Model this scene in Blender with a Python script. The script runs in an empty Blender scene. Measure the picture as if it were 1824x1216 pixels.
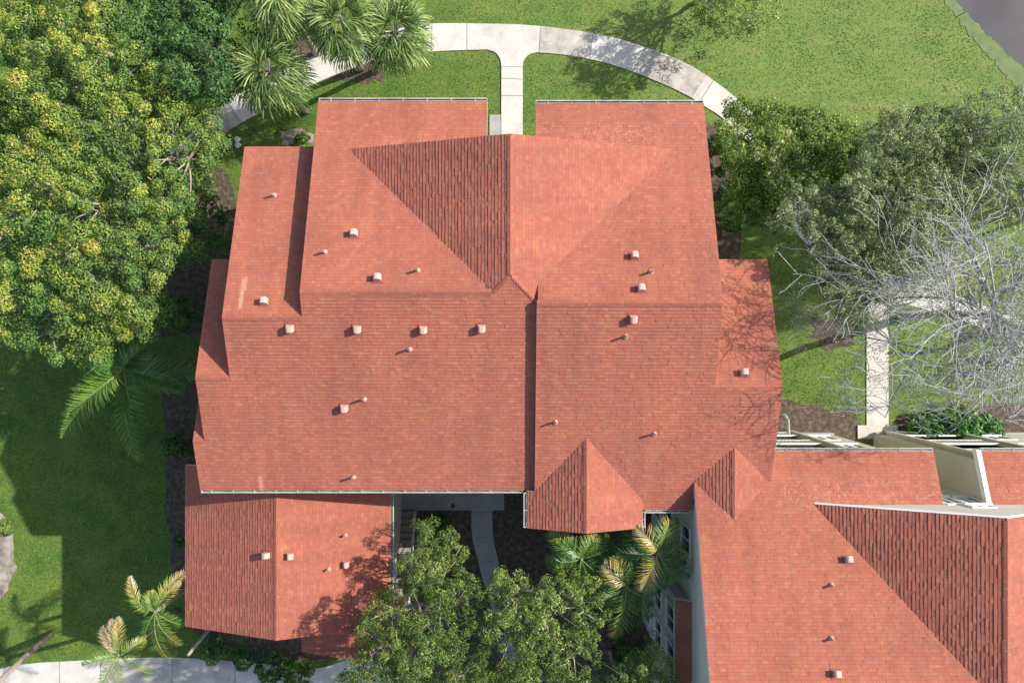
import bpy, bmesh, math, random
import numpy as np
from mathutils import Vector

random.seed(7); RNG = np.random.default_rng(7)
scene = bpy.context.scene
COL = scene.collection
R = math.radians

# ---------------------------------------------------------------- camera, sky, sun, exposure
H, F = 35.0, 1418.7            # height of the drone (m) and focal length in pixels of the 1824 px photograph
cd = bpy.data.cameras.new('camera'); cam = bpy.data.objects.new('camera', cd); COL.objects.link(cam)
cam.location = (0, 0, H); cam.rotation_euler = (0, 0, 0)
cd.sensor_width = 36; cd.lens = 28; cd.clip_end = 1000; cd.clip_start = 0.1
scene.camera = cam
SUN = Vector((1.30, 0.42, 1.0)).normalized()
world = bpy.data.worlds.new('World'); scene.world = world; world.use_nodes = True
wn = world.node_tree.nodes; wl = world.node_tree.links
sky = wn.new('ShaderNodeTexSky'); sky.sky_type = 'NISHITA'; sky.sun_disc = False
sky.sun_elevation = math.asin(SUN.z); sky.sun_rotation = math.atan2(SUN.x, SUN.y)
sky.dust_density = 1.5; sky.ozone_density = 1.0
wn['Background'].inputs['Strength'].default_value = 0.13
wl.new(sky.outputs[0], wn['Background'].inputs[0])
sd = bpy.data.lights.new('sun', 'SUN'); sd.energy = 4.2; sd.angle = R(0.55); sd.color = (1.0, 0.95, 0.87)
so = bpy.data.objects.new('sun', sd); COL.objects.link(so); so.location = (30, 10, 40)
so.rotation_euler = SUN.to_track_quat('Z', 'Y').to_euler()
scene.view_settings.view_transform = 'Standard'; scene.view_settings.look = 'None'
scene.view_settings.gamma = 1; scene.view_settings.exposure = 0.70

def at(px, py, z=0.0):
    """real point at height z seen at pixel (px, py) of the photograph"""
    k = (H - z) / F
    return Vector(((px - 912) * k, -(py - 608) * k, z))

# ---------------------------------------------------------------- materials
def newmat(name):
    m = bpy.data.materials.new(name); m.use_nodes = True
    nt = m.node_tree; return m, nt, nt.nodes, nt.links, nt.nodes['Principled BSDF']

def ramp(n, stops, interp='LINEAR'):
    r = n.new('ShaderNodeValToRGB'); r.color_ramp.interpolation = interp
    e = r.color_ramp.elements
    while len(e) < len(stops): e.new(0.5)
    for i, (p, c) in enumerate(stops):
        e[i].position = p; e[i].color = (*c, 1) if len(c) == 3 else c
    return r

def noise_tex(n, l, vec, scale, detail=4, rough=.55, dist=0):
    t = n.new('ShaderNodeTexNoise'); t.inputs['Scale'].default_value = scale
    t.inputs['Detail'].default_value = detail; t.inputs['Roughness'].default_value = rough
    t.inputs['Distortion'].default_value = dist
    l.new(vec, t.inputs['Vector']); return t

def mathn(n, l, op, a, b=None, c=None):
    m = n.new('ShaderNodeMath'); m.operation = op
    for i, v in enumerate((a, b, c)):
        if v is None: continue
        if isinstance(v, (int, float)): m.inputs[i].default_value = v
        else: l.new(v, m.inputs[i])
    return m.outputs[0]

def mixc(n, l, fac, a, b, mode='MIX'):
    m = n.new('ShaderNodeMix'); m.data_type = 'RGBA'; m.blend_type = mode
    for s, v in ((0, fac), (6, a), (7, b)):
        if isinstance(v, (int, float)): m.inputs[s].default_value = v
        elif isinstance(v, tuple): m.inputs[s].default_value = (*v, 1)
        else: l.new(v, m.inputs[s])
    return m.outputs[2]

def plain(name, stops, scale=3, rough=.8, bump=0.0, bscale=40, metallic=0, stretch=None):
    m, nt, n, l, b = newmat(name)
    tc = n.new('ShaderNodeTexCoord'); v = tc.outputs['Object']
    if stretch:
        mp = n.new('ShaderNodeMapping'); mp.inputs['Scale'].default_value = stretch; l.new(v, mp.inputs[0]); v = mp.outputs[0]
    t = noise_tex(n, l, v, scale, 6, .6)
    r = ramp(n, stops); l.new(t.outputs['Fac'], r.inputs[0]); l.new(r.outputs[0], b.inputs['Base Color'])
    b.inputs['Roughness'].default_value = rough; b.inputs['Metallic'].default_value = metallic
    if bump:
        t2 = noise_tex(n, l, v, bscale, 5, .6)
        bp = n.new('ShaderNodeBump'); bp.inputs['Strength'].default_value = bump; bp.inputs['Distance'].default_value = .02
        l.new(t2.outputs['Fac'], bp.inputs['Height']); l.new(bp.outputs[0], b.inputs['Normal'])
    return m

COURSE = 0.111
def shingle_mat():
    m, nt, n, l, b = newmat('red_asphalt_shingles')
    uv = n.new('ShaderNodeUVMap'); uv.uv_map = 'UVMap'
    sp = n.new('ShaderNodeSeparateXYZ'); l.new(uv.outputs[0], sp.inputs[0])
    U, V = sp.outputs[0], sp.outputs[1]
    row = mathn(n, l, 'FLOOR', mathn(n, l, 'DIVIDE', V, COURSE))
    def cell(width, seed):
        wn1 = n.new('ShaderNodeTexWhiteNoise'); wn1.noise_dimensions = '1D'
        l.new(mathn(n, l, 'ADD', row, seed), wn1.inputs['W'])
        c = mathn(n, l, 'ADD', mathn(n, l, 'DIVIDE', U, width), mathn(n, l, 'MULTIPLY', wn1.outputs[0], 17.3))
        cx = n.new('ShaderNodeCombineXYZ'); l.new(mathn(n, l, 'FLOOR', c), cx.inputs[0]); l.new(row, cx.inputs[1]); cx.inputs[2].default_value = seed
        w = n.new('ShaderNodeTexWhiteNoise'); w.noise_dimensions = '3D'; l.new(cx.outputs[0], w.inputs['Vector'])
        return w.outputs['Value'], mathn(n, l, 'FRACT', c)
    a, fa = cell(.20, 3.1); c2, fc = cell(.115, 9.7)
    base = ramp(n, [(0, (.355, .106, .069)), (.25, (.375, .115, .072)), (.5, (.392, .126, .077)), (.75, (.410, .144, .083)), (1, (.440, .180, .100))])
    mixv = mathn(n, l, 'ADD', mathn(n, l, 'MULTIPLY', a, .5), mathn(n, l, 'MULTIPLY', c2, .5))
    l.new(mixv, base.inputs[0])
    # a few weathered purple-brown tabs
    pur = mathn(n, l, 'GREATER_THAN', c2, .83)
    col = mixc(n, l, mathn(n, l, 'MULTIPLY', pur, .38), base.outputs[0], (.270, .105, .095))
    tc = n.new('ShaderNodeTexCoord')
    big = noise_tex(n, l, tc.outputs['Object'], .45, 4, .6)
    br = ramp(n, [(.3, (.90, .90, .93)), (.7, (1.06, 1.04, 1.0))]); l.new(big.outputs['Fac'], br.inputs[0])
    col = mixc(n, l, 1.0, col, br.outputs[0], 'MULTIPLY')
    gr = noise_tex(n, l, uv.outputs[0], 55, 2, .6)
    gr2 = ramp(n, [(.25, (.80, .78, .78)), (.75, (1.2, 1.2, 1.18))]); l.new(gr.outputs['Fac'], gr2.inputs[0])
    col = mixc(n, l, 1.0, col, gr2.outputs[0], 'MULTIPLY')
    mps = n.new('ShaderNodeMapping'); mps.inputs['Scale'].default_value = (1.6, .16, 1); l.new(uv.outputs[0], mps.inputs[0])
    stk = noise_tex(n, l, mps.outputs[0], 1.0, 5, .65, .3); sr = ramp(n, [(.32, (.86, .86, .88)), (.6, (1.03, 1.03, 1.03))]); l.new(stk.outputs['Fac'], sr.inputs[0])
    col = mixc(n, l, 1.0, col, sr.outputs[0], 'MULTIPLY')
    # dark cut-outs between tabs (gaps in the laminated strip)
    gap = mathn(n, l, 'LESS_THAN', fa, .07)
    fv = mathn(n, l, 'FRACT', mathn(n, l, 'DIVIDE', V, COURSE))
    edge = mathn(n, l, 'LESS_THAN', fv, .14)  # shadow line at each course's lower edge, put into the colour
    g2 = mathn(n, l, 'MAXIMUM', mathn(n, l, 'MULTIPLY', gap, .30), mathn(n, l, 'MULTIPLY', edge, .30))
    col = mixc(n, l, g2, col, (.11, .040, .038))
    # pale chalky scuffs where water runs off the valleys
    pos = n.new('ShaderNodeNewGeometry'); ps = n.new('ShaderNodeSeparateXYZ'); l.new(pos.outputs['Position'], ps.inputs[0])
    def box(x0, x1, y0, y1, soft=.15):
        def edge1(v, e0, s):
            mr = n.new('ShaderNodeMapRange'); mr.interpolation_type = 'SMOOTHSTEP'
            mr.inputs['From Min'].default_value = e0 - s; mr.inputs['From Max'].default_value = e0 + s
            l.new(v, mr.inputs['Value']); return mr.outputs[0]
        f = mathn(n, l, 'MULTIPLY', edge1(ps.outputs[0], x0, soft), mathn(n, l, 'SUBTRACT', 1.0, edge1(ps.outputs[0], x1, soft)))
        g = mathn(n, l, 'MULTIPLY', edge1(ps.outputs[1], y0, soft), mathn(n, l, 'SUBTRACT', 1.0, edge1(ps.outputs[1], y1, soft)))
        return mathn(n, l, 'MULTIPLY', f, g)
    reg = None
    for bx in ((.9, 4.9, 6.25, 7.15, .3), (8.7, 14.3, -5.45, -4.55, .35), (-4.4, -2.3, 6.25, 6.7, .25), (16, 17.5, -5.4, -4.7, .3)):
        q = box(*bx); reg = q if reg is None else mathn(n, l, 'MAXIMUM', reg, q)
    st = noise_tex(n, l, pos.outputs['Position'], 3.0, 6, .62, 1.2)
    s1 = mathn(n, l, 'SUBTRACT', 1.0, mathn(n, l, 'MULTIPLY', mathn(n, l, 'ABSOLUTE', mathn(n, l, 'SUBTRACT', st.outputs['Fac'], .52)), 34.0))
    s1 = mathn(n, l, 'MAXIMUM', s1, 0.0)
    st2 = noise_tex(n, l, pos.outputs['Position'], 16.0, 3, .6)
    s1 = mathn(n, l, 'MULTIPLY', s1, mathn(n, l, 'MULTIPLY', mathn(n, l, 'SUBTRACT', st2.outputs['Fac'], .38), 2.4)); s1 = mathn(n, l, 'MAXIMUM', s1, 0.0)
    s1 = mathn(n, l, 'MULTIPLY', s1, reg)
    st3 = noise_tex(n, l, pos.outputs['Position'], 9.0, 4, .6)
    for bx in ((-8.52, -8.42, 1.02, 2.0, .05), (-8.43, -8.36, 1.6, 2.05, .04), (-8.47, -8.36, -5.2, -4.5, .08)):
        s1 = mathn(n, l, 'MAXIMUM', s1, mathn(n, l, 'MULTIPLY', mathn(n, l, 'MULTIPLY', box(*bx), st3.outputs['Fac']), 1.0))
    s1 = mathn(n, l, 'MINIMUM', s1, .7)
    col = mixc(n, l, s1, col, (.66, .38, .28))
    l.new(col, b.inputs['Base Color']); b.inputs['Roughness'].default_value = .88
    b.inputs['Specular IOR Level'].default_value = .35
    hb = mathn(n, l, 'ADD', mathn(n, l, 'MULTIPLY', c2, .5), mathn(n, l, 'MULTIPLY', gr.outputs['Fac'], .9))
    bp = n.new('ShaderNodeBump'); bp.inputs['Strength'].default_value = .55; bp.inputs['Distance'].default_value = .008
    l.new(hb, bp.inputs['Height']); l.new(bp.outputs[0], b.inputs['Normal'])
    return m

def grass_mat():
    m, nt, n, l, b = newmat('lawn_grass')
    pos = n.new('ShaderNodeNewGeometry'); P = pos.outputs['Position']
    fine = noise_tex(n, l, P, 9, 8, .72)
    r = ramp(n, [(.28, (.040, .085, .016)), (.46, (.090, .155, .028)), (.6, (.130, .200, .040)), (.76, (.21, .28, .07))])
    l.new(fine.outputs['Fac'], r.inputs[0])
    mid = noise_tex(n, l, P, .9, 5, .65, .6)
    r2 = ramp(n, [(.34, (.62, .80, .70)), (.5, (1, 1, 1)), (.66, (1.35, 1.12, .95))]); l.new(mid.outputs['Fac'], r2.inputs[0])
    col = mixc(n, l, 1.0, r.outputs[0], r2.outputs[0], 'MULTIPLY')
    # diagonal mown and dry streaks on the open lawn toward the pond
    mp = n.new('ShaderNodeMapping'); mp.inputs['Rotation'].default_value = (0, 0, R(48)); mp.inputs['Scale'].default_value = (.22, 1.1, 1)
    l.new(P, mp.inputs[0]); stn = noise_tex(n, l, mp.outputs[0], 1.1, 6, .68, .4)
    r3 = ramp(n, [(.50, (0, 0, 0)), (.72, (1, 1, 1))]); l.new(stn.outputs['Fac'], r3.inputs[0])
    s = n.new('ShaderNodeSeparateXYZ'); l.new(P, s.inputs[0])
    mr = n.new('ShaderNodeMapRange'); mr.interpolation_type = 'SMOOTHSTEP'; mr.inputs['From Min'].default_value = 4; mr.inputs['From Max'].default_value = 26
    l.new(mathn(n, l, 'ADD', s.outputs[0], s.outputs[1]), mr.inputs['Value'])
    dry = mathn(n, l, 'MULTIPLY', mathn(n, l, 'MULTIPLY', r3.outputs[0], mr.outputs[0]), .75)
    col = mixc(n, l, dry, col, (.36, .26, .12))
    col = mixc(n, l, mathn(n, l, 'MULTIPLY', mr.outputs[0], .5), col, (.21, .30, .085))
    # thin soil patches
    pt = noise_tex(n, l, P, .55, 7, .7, .5)
    r4 = ramp(n, [(.66, (0, 0, 0)), (.74, (1, 1, 1))]); l.new(pt.outputs['Fac'], r4.inputs[0])
    col = mixc(n, l, mathn(n, l, 'MULTIPLY', r4.outputs[0], .5), col, (.24, .17, .10))
    l.new(col, b.inputs['Base Color']); b.inputs['Roughness'].default_value = .9; b.inputs['Specular IOR Level'].default_value = .2
    f2 = noise_tex(n, l, P, 16, 6, .75)
    bp = n.new('ShaderNodeBump'); bp.inputs['Strength'].default_value = .6; bp.inputs['Distance'].default_value = .04
    l.new(f2.outputs['Fac'], bp.inputs['Height']); l.new(bp.outputs[0], b.inputs['Normal'])
    return m

def concrete_mat(name, c0, c1, stain=.5):
    m, nt, n, l, b = newmat(name)
    pos = n.new('ShaderNodeNewGeometry'); P = pos.outputs['Position']
    t = noise_tex(n, l, P, 1.3, 8, .65, .3)
    r = ramp(n, [(.3, c0), (.68, c1)]); l.new(t.outputs['Fac'], r.inputs[0])
    t2 = noise_tex(n, l, P, 30, 4, .6)
    r2 = ramp(n, [(.3, (.86, .86, .86)), (.7, (1.08, 1.08, 1.08))]); l.new(t2.outputs['Fac'], r2.inputs[0])
    col = mixc(n, l, 1.0, r.outputs[0], r2.outputs[0], 'MULTIPLY')
    t3 = noise_tex(n, l, P, .5, 8, .72, .8)
    r3 = ramp(n, [(.52, (0, 0, 0)), (.68, (1, 1, 1))]); l.new(t3.outputs['Fac'], r3.inputs[0])
    col = mixc(n, l, mathn(n, l, 'MULTIPLY', r3.outputs[0], stain), col, (.20, .155, .11))
    l.new(col, b.inputs['Base Color']); b.inputs['Roughness'].default_value = .85
    bp = n.new('ShaderNodeBump'); bp.inputs['Strength'].default_value = .3; bp.inputs['Distance'].default_value = .01
    l.new(t2.outputs['Fac'], bp.inputs['Height']); l.new(bp.outputs[0], b.inputs['Normal'])
    return m

def leaf_mat(name, stops, trans=.3, rough=.55, spec=.2):
    m, nt, n, l, b = newmat(name)
    a = n.new('ShaderNodeAttribute'); a.attribute_name = 'tint'
    r = ramp(n, stops); l.new(a.outputs['Fac'], r.inputs[0])
    l.new(r.outputs[0], b.inputs['Base Color']); b.inputs['Roughness'].default_value = rough
    b.inputs['Specular IOR Level'].default_value = spec
    tr = n.new('ShaderNodeBsdfTranslucent'); l.new(r.outputs[0], tr.inputs[0])
    mx = n.new('ShaderNodeMixShader'); mx.inputs[0].default_value = trans
    l.new(b.outputs[0], mx.inputs[1]); l.new(tr.outputs[0], mx.inputs[2])
    l.new(mx.outputs[0], n['Material Output'].inputs['Surface'])
    return m

M = {}
M['shingle'] = shingle_mat()
M['grass'] = grass_mat()
M['walk'] = concrete_mat('pale_concrete_walk', (.50, .47, .41), (.64, .605, .55), .30)
M['walk_old'] = concrete_mat('stained_concrete', (.30, .26, .21), (.58, .54, .48), .85)
M['slab'] = concrete_mat('grey_concrete_slab', (.30, .29, .27), (.42, .40, .38), .3)
M['joint'] = plain('joint_dark', [(0, (.14, .12, .10)), (1, (.24, .21, .17))], 8)
M['stucco'] = plain('cream_stucco', [(.3, (.52, .49, .40)), (.7, (.60, .57, .48))], 1.5, .9, .3, 60)
M['stucco_white'] = plain('white_stucco', [(.3, (.56, .535, .475)), (.7, (.63, .605, .545))], 1.2, .9, .2, 60)
M['stucco_grey'] = plain('grey_stucco', [(.3, (.36, .37, .38)), (.7, (.44, .45, .46))], 1.5, .9, .3, 60)
M['trim'] = plain('white_painted_trim', [(.3, (.68, .68, .62)), (.7, (.78, .78, .73))], 4, .5)
M['gutter'] = plain('weathered_gutter_paint', [(.3, (.36, .36, .31)), (.7, (.56, .56, .50))], 2.5, .6)
M['trough'] = plain('gutter_debris', [(.3, (.10, .09, .07)), (.6, (.28, .27, .24))], 9, .8)
M['vent'] = plain('pale_pink_painted_metal', [(.3, (.56, .32, .26)), (.7, (.64, .39, .32))], 6, .55)
M['pipe'] = plain('dull_pink_pipe', [(.3, (.50, .27, .22)), (.7, (.58, .33, .27))], 6, .6)
M['black'] = plain('opening_shade_black', [(0, (.012, .012, .012)), (1, (.02, .02, .02))], 3, .9)  # flat black for the shade inside openings
M['mulch'] = plain('bark_mulch', [(.28, (.035, .024, .018)), (.5, (.095, .066, .048)), (.72, (.20, .145, .11))], 5, .95, .9, 25)
M['sand'] = plain('sandy_bed', [(.28, (.12, .09, .07)), (.5, (.30, .25, .20)), (.75, (.50, .45, .38))], 2.2, .95, .6, 25)
M['bank'] = plain('pond_bank', [(.3, (.10, .16, .045)), (.55, (.16, .20, .08)), (.75, (.20, .19, .11))], 2.5, .9, .6, 20)
M['bark'] = plain('brown_bark', [(.3, (.11, .085, .06)), (.7, (.24, .19, .14))], 6, .9, .6, 25)
M['bark_pale'] = plain('pale_bark', [(.3, (.24, .20, .15)), (.7, (.42, .37, .29))], 5, .9, .4, 25)
M['bark_grey'] = plain('grey_bare_bark', [(.3, (.26, .26, .25)), (.7, (.48, .48, .47))], 5, .85, .3, 25)
M['palm_trunk'] = plain('palm_trunk', [(.3, (.17, .14, .11)), (.7, (.34, .29, .24))], 5, .9, .6, 20, stretch=(1, 1, 6))
M['glass'] = plain('dark_window_glass', [(0, (.02, .025, .03)), (1, (.035, .04, .05))], 1, .08)
M['frame'] = plain('white_window_frame', [(0, (.70, .70, .68)), (1, (.78, .78, .76))], 3, .5)
M['globe'] = plain('white_globe', [(0, (.78, .79, .80)), (1, (.84, .85, .86))], 3, .25)
M['pole'] = plain('dark_metal_pole', [(0, (.03, .035, .03)), (1, (.05, .055, .05))], 3, .45, metallic=.3)
M['plastic'] = plain('pale_plastic_lid', [(.3, (.50, .55, .53)), (.7, (.66, .70, .68))], 9, .5)
M['rail'] = plain('pale_rail_paint', [(0, (.50, .47, .42)), (1, (.60, .57, .52))], 4, .6)
def water_mat():
    m, nt, n, l, b = newmat('pond_water')
    pos = n.new('ShaderNodeNewGeometry'); t = noise_tex(n, l, pos.outputs['Position'], .35, 4, .5)
    r = ramp(n, [(.35, (.075, .068, .068)), (.65, (.105, .098, .10))]); l.new(t.outputs['Fac'], r.inputs[0])
    l.new(r.outputs[0], b.inputs['Base Color']); b.inputs['Roughness'].default_value = .18
    t2 = noise_tex(n, l, pos.outputs['Position'], 5, 3, .5)
    bp = n.new('ShaderNodeBump'); bp.inputs['Strength'].default_value = .15; l.new(t2.outputs['Fac'], bp.inputs['Height']); l.new(bp.outputs[0], b.inputs['Normal'])
    return m
M['water'] = water_mat()
M['leaf_yellow'] = leaf_mat('flowering_tree_leaves', [(0, (.045, .11, .035)), (.35, (.125, .24, .065)), (.60, (.25, .36, .07)), (.82, (.42, .46, .08)), (1, (.58, .50, .08))], .3)
M['leaf_dark'] = leaf_mat('deep_green_leaves', [(0, (.028, .075, .025)), (.5, (.075, .165, .048)), (1, (.17, .30, .08))], .25)
M['leaf_oak'] = leaf_mat('light_green_oak_leaves', [(0, (.045, .085, .018)), (.5, (.14, .22, .045)), (.85, (.30, .40, .09)), (1, (.48, .53, .19))], .3, .5)
M['leaf_grey'] = leaf_mat('grey_green_oak_leaves', [(0, (.060, .085, .032)), (.5, (.195, .240, .095)), (.85, (.37, .42, .20)), (1, (.58, .60, .36))], .25, .5)
M['leaf_olive'] = leaf_mat('yellow_green_leaves', [(0, (.030, .070, .016)), (.45, (.105, .190, .038)), (.85, (.33, .43, .08)), (1, (.56, .55, .23))], .3, .5)
M['leaf_gloss'] = leaf_mat('glossy_green_leaves', [(0, (.02, .075, .016)), (.5, (.07, .21, .04)), (1, (.17, .34, .09))], .2, .45, .3)
M['frond_sabal'] = leaf_mat('fan_palm_blades', [(0, (.030, .070, .022)), (.45, (.13, .22, .055)), (1, (.55, .62, .22))], .25, .5, .25)
M['frond'] = leaf_mat('feather_palm_leaflets', [(0, (.02, .08, .016)), (.35, (.07, .20, .03)), (.6, (.24, .37, .07)), (.78, (.58, .44, .07)), (1, (.46, .36, .26))], .3, .4, .6)
M['blade'] = leaf_mat('grass_blades', [(0, (.040, .095, .016)), (.42, (.105, .190, .034)), (.75, (.26, .34, .09)), (1, (.42, .33, .15))], .2, .7, .1)

# ---------------------------------------------------------------- object helpers
def tag(o, label=None, cat=None, group=None, kind=None):
    if label: o['label'] = label
    if cat: o['category'] = cat
    if group: o['group'] = group
    if kind: o['kind'] = kind
    return o
def thing(name, label, cat, loc=(0, 0, 0), group=None):
    o = bpy.data.objects.new(name, None); o.empty_display_size = .3; COL.objects.link(o); o.location = loc
    return tag(o, label, cat, group)
def link(name, me, parent=None, mat=None):
    o = bpy.data.objects.new(name, me); COL.objects.link(o)
    if mat is not None: me.materials.append(mat)
    if parent is not None:
        o.parent = parent
        p = parent; off = Vector((0, 0, 0))
        while p is not None: off += p.location; p = p.parent
        o.location = -off                      # geometry is written in world metres
    return o
class MB:
    def __init__(s): s.v = []; s.f = []; s.uv = []; s.t = []; s.hasuv = False
    def face(s, pts, uv=None, tint=None):
        i = len(s.v); s.v += [tuple(p) for p in pts]; s.f.append(tuple(range(i, i + len(pts))))
        if uv is not None: s.hasuv = True
        s.uv += list(uv) if uv is not None else [(0, 0)] * len(pts)
    def box(s, x0, x1, y0, y1, z0, z1):
        P = [(x0, y0, z0), (x1, y0, z0), (x1, y1, z0), (x0, y1, z0), (x0, y0, z1), (x1, y0, z1), (x1, y1, z1), (x0, y1, z1)]
        for q in ((3, 2, 1, 0), (4, 5, 6, 7), (0, 1, 5, 4), (1, 2, 6, 5), (2, 3, 7, 6), (3, 0, 4, 7)): s.face([P[k] for k in q])
        return s
    def tube(s, pts, rad, sides=6, cap=True):
        pts = [Vector(p) for p in pts]; n = len(pts); i0 = len(s.v)
        if not hasattr(rad, '__len__'): rad = [rad] * n
        ref = None
        for k in range(n):
            d = (pts[min(k + 1, n - 1)] - pts[max(k - 1, 0)]).normalized()
            if ref is None: ref = Vector((1, 0, 0)) if abs(d.x) < .8 else Vector((0, 1, 0))
            a = (ref - d * ref.dot(d)).normalized(); ref = a; b = d.cross(a)
            for j in range(sides):
                t = 2 * math.pi * j / sides
                s.v.append(tuple(pts[k] + (a * math.cos(t) + b * math.sin(t)) * rad[k]))
        for k in range(n - 1):
            for j in range(sides):
                q = (i0 + k * sides + j, i0 + k * sides + (j + 1) % sides, i0 + (k + 1) * sides + (j + 1) % sides, i0 + (k + 1) * sides + j)
                s.f.append(q); s.uv += [(0, 0)] * 4
        if cap:
            for k, rv in ((0, True), (n - 1, False)):
                q = [i0 + k * sides + j for j in range(sides)]
                if rv: q.reverse()
                s.f.append(tuple(q)); s.uv += [(0, 0)] * sides
        return s
    def lathe(s, c, prof, sides=16):
        i0 = len(s.v)
        for (r, z) in prof:
            for j in range(sides):
                t = 2 * math.pi * j / sides; s.v.append((c[0] + r * math.cos(t), c[1] + r * math.sin(t), c[2] + z))
        for k in range(len(prof) - 1):
            for j in range(sides):
                s.f.append((i0 + k * sides + j, i0 + k * sides + (j + 1) % sides, i0 + (k + 1) * sides + (j + 1) % sides, i0 + (k + 1) * sides + j)); s.uv += [(0, 0)] * 4
        return s
    def prism(s, poly, z0, z1):
        """vertical prism; z0, z1 are numbers or functions of (x, y)"""
        g0 = z0 if callable(z0) else (lambda x, y: z0); g1 = z1 if callable(z1) else (lambda x, y: z1)
        a = sum(poly[i][0] * poly[(i + 1) % len(poly)][1] - poly[(i + 1) % len(poly)][0] * poly[i][1] for i in range(len(poly)))
        if a < 0: poly = poly[::-1]
        B = [(x, y, g0(x, y)) for x, y in poly]; T = [(x, y, g1(x, y)) for x, y in poly]
        s.face(T); s.face(B[::-1])
        for i in range(len(poly)):
            j = (i + 1) % len(poly); s.face([B[i], B[j], T[j], T[i]])
        return s
    def build(s, name, mat, parent=None, smooth=False):
        me = bpy.data.meshes.new(name); me.from_pydata(s.v, [], s.f); me.validate(clean_customdata=False)
        if s.hasuv:
            ul = me.uv_layers.new(name='UVMap')
            ul.data.foreach_set('uv', np.array(s.uv, 'f').ravel())
        if smooth: me.polygons.foreach_set('use_smooth', [True] * len(me.polygons))
        me.update(); return link(name, me, parent, mat)

def quads_mesh(name, verts, tint, mat, parent=None, k=4):
    """verts (n, k, 3) array of separate small faces with one tint each"""
    n = len(verts); me = bpy.data.meshes.new(name)
    me.vertices.add(n * k); me.vertices.foreach_set('co', np.ascontiguousarray(verts, 'f').ravel())
    me.loops.add(n * k); me.loops.foreach_set('vertex_index', np.arange(n * k, dtype='i'))
    me.polygons.add(n); me.polygons.foreach_set('loop_start', np.arange(0, n * k, k, dtype='i'))
    me.update(calc_edges=True)
    at_ = me.attributes.new('tint', 'FLOAT', 'FACE'); at_.data.foreach_set('value', np.clip(tint, 0, 1).astype('f'))
    return link(name, me, parent, mat)

def clip(poly, ax, lim, keep_gt):
    out = []
    for i in range(len(poly)):
        a, b = poly[i], poly[(i + 1) % len(poly)]
        ia = (a[ax] >= lim) if keep_gt else (a[ax] <= lim); ib = (b[ax] >= lim) if keep_gt else (b[ax] <= lim)
        if ia: out.append(a)
        if ia != ib:
            t = (lim - a[ax]) / (b[ax] - a[ax]); out.append((a[0] + t * (b[0] - a[0]), a[1] + t * (b[1] - a[1])))
    return out

LIP = .0140
def shingles(mb, poly, abc, fl=None):
    """lay overlapping courses of shingles over the XY polygon on the plane z = a + b x + c y"""
    a, bx, cy = abc
    N = Vector((-bx, -cy, 1)).normalized(); up = Vector((bx, cy, bx * bx + cy * cy)).normalized(); Uv = up.cross(N).normalized()
    O = Vector((0, 0, a))
    pts = []
    for (x, y) in poly:
        P = Vector((x, y, a + bx * x + cy * y)) - O; pts.append((P.dot(Uv), P.dot(up)))
    ar = sum(pts[i][0] * pts[(i + 1) % len(pts)][1] - pts[(i + 1) % len(pts)][0] * pts[i][1] for i in range(len(pts)))
    if ar < 0: pts = pts[::-1]
    k0 = math.floor(min(p[1] for p in pts) / COURSE); k1 = math.ceil(max(p[1] for p in pts) / COURSE)
    flip = Uv.cross(up).dot(N) < 0
    for k in range(k0, k1):
        v0, v1 = k * COURSE, (k + 1) * COURSE
        q = clip(clip(pts, 1, v0, True), 1, v1, False)
        if len(q) < 3: continue
        ulo, uhi = min(p[0] for p in q), max(p[0] for p in q); cuts = [ulo]
        while cuts[-1] < uhi: cuts.append(cuts[-1] + SRND.choice((.10, .14, .19, .26, .33)))
        for u0, u1 in zip(cuts, cuts[1:]):
            s_ = clip(clip(q, 0, u0, True), 0, u1, False)
            if len(s_) < 3: continue
            lp = LIP * SRND.choice((.45, .6, .95, 1.1, 1.3))
            P3 = [O + Uv * u + up * v + N * (lp * (1 - (v - v0) / COURSE)) for u, v in s_]
            uv = [(u + 50, min(max(v, v0 + .001), v1 - .001) + 60 * COURSE * 10) for u, v in s_]
            if flip: P3.reverse(); uv.reverse()
            mb.face(P3, uv)
            lo = [u for u, v in s_ if abs(v - v0) < 1e-6]
            if len(lo) > 1:
                ua, ub = min(lo), max(lo); e0 = O + up * v0
                mb.face([e0 + Uv * ua - N * .002, e0 + Uv * ub - N * .002, e0 + Uv * ub + N * lp, e0 + Uv * ua + N * lp],
                        [(ua + 50, v0 + 60 * COURSE * 10 + .002)] * 4)
SRND = random.Random(5)
def zf(abc, d=0.0): return lambda x, y: abc[0] + abc[1] * x + abc[2] * y + d

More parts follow.
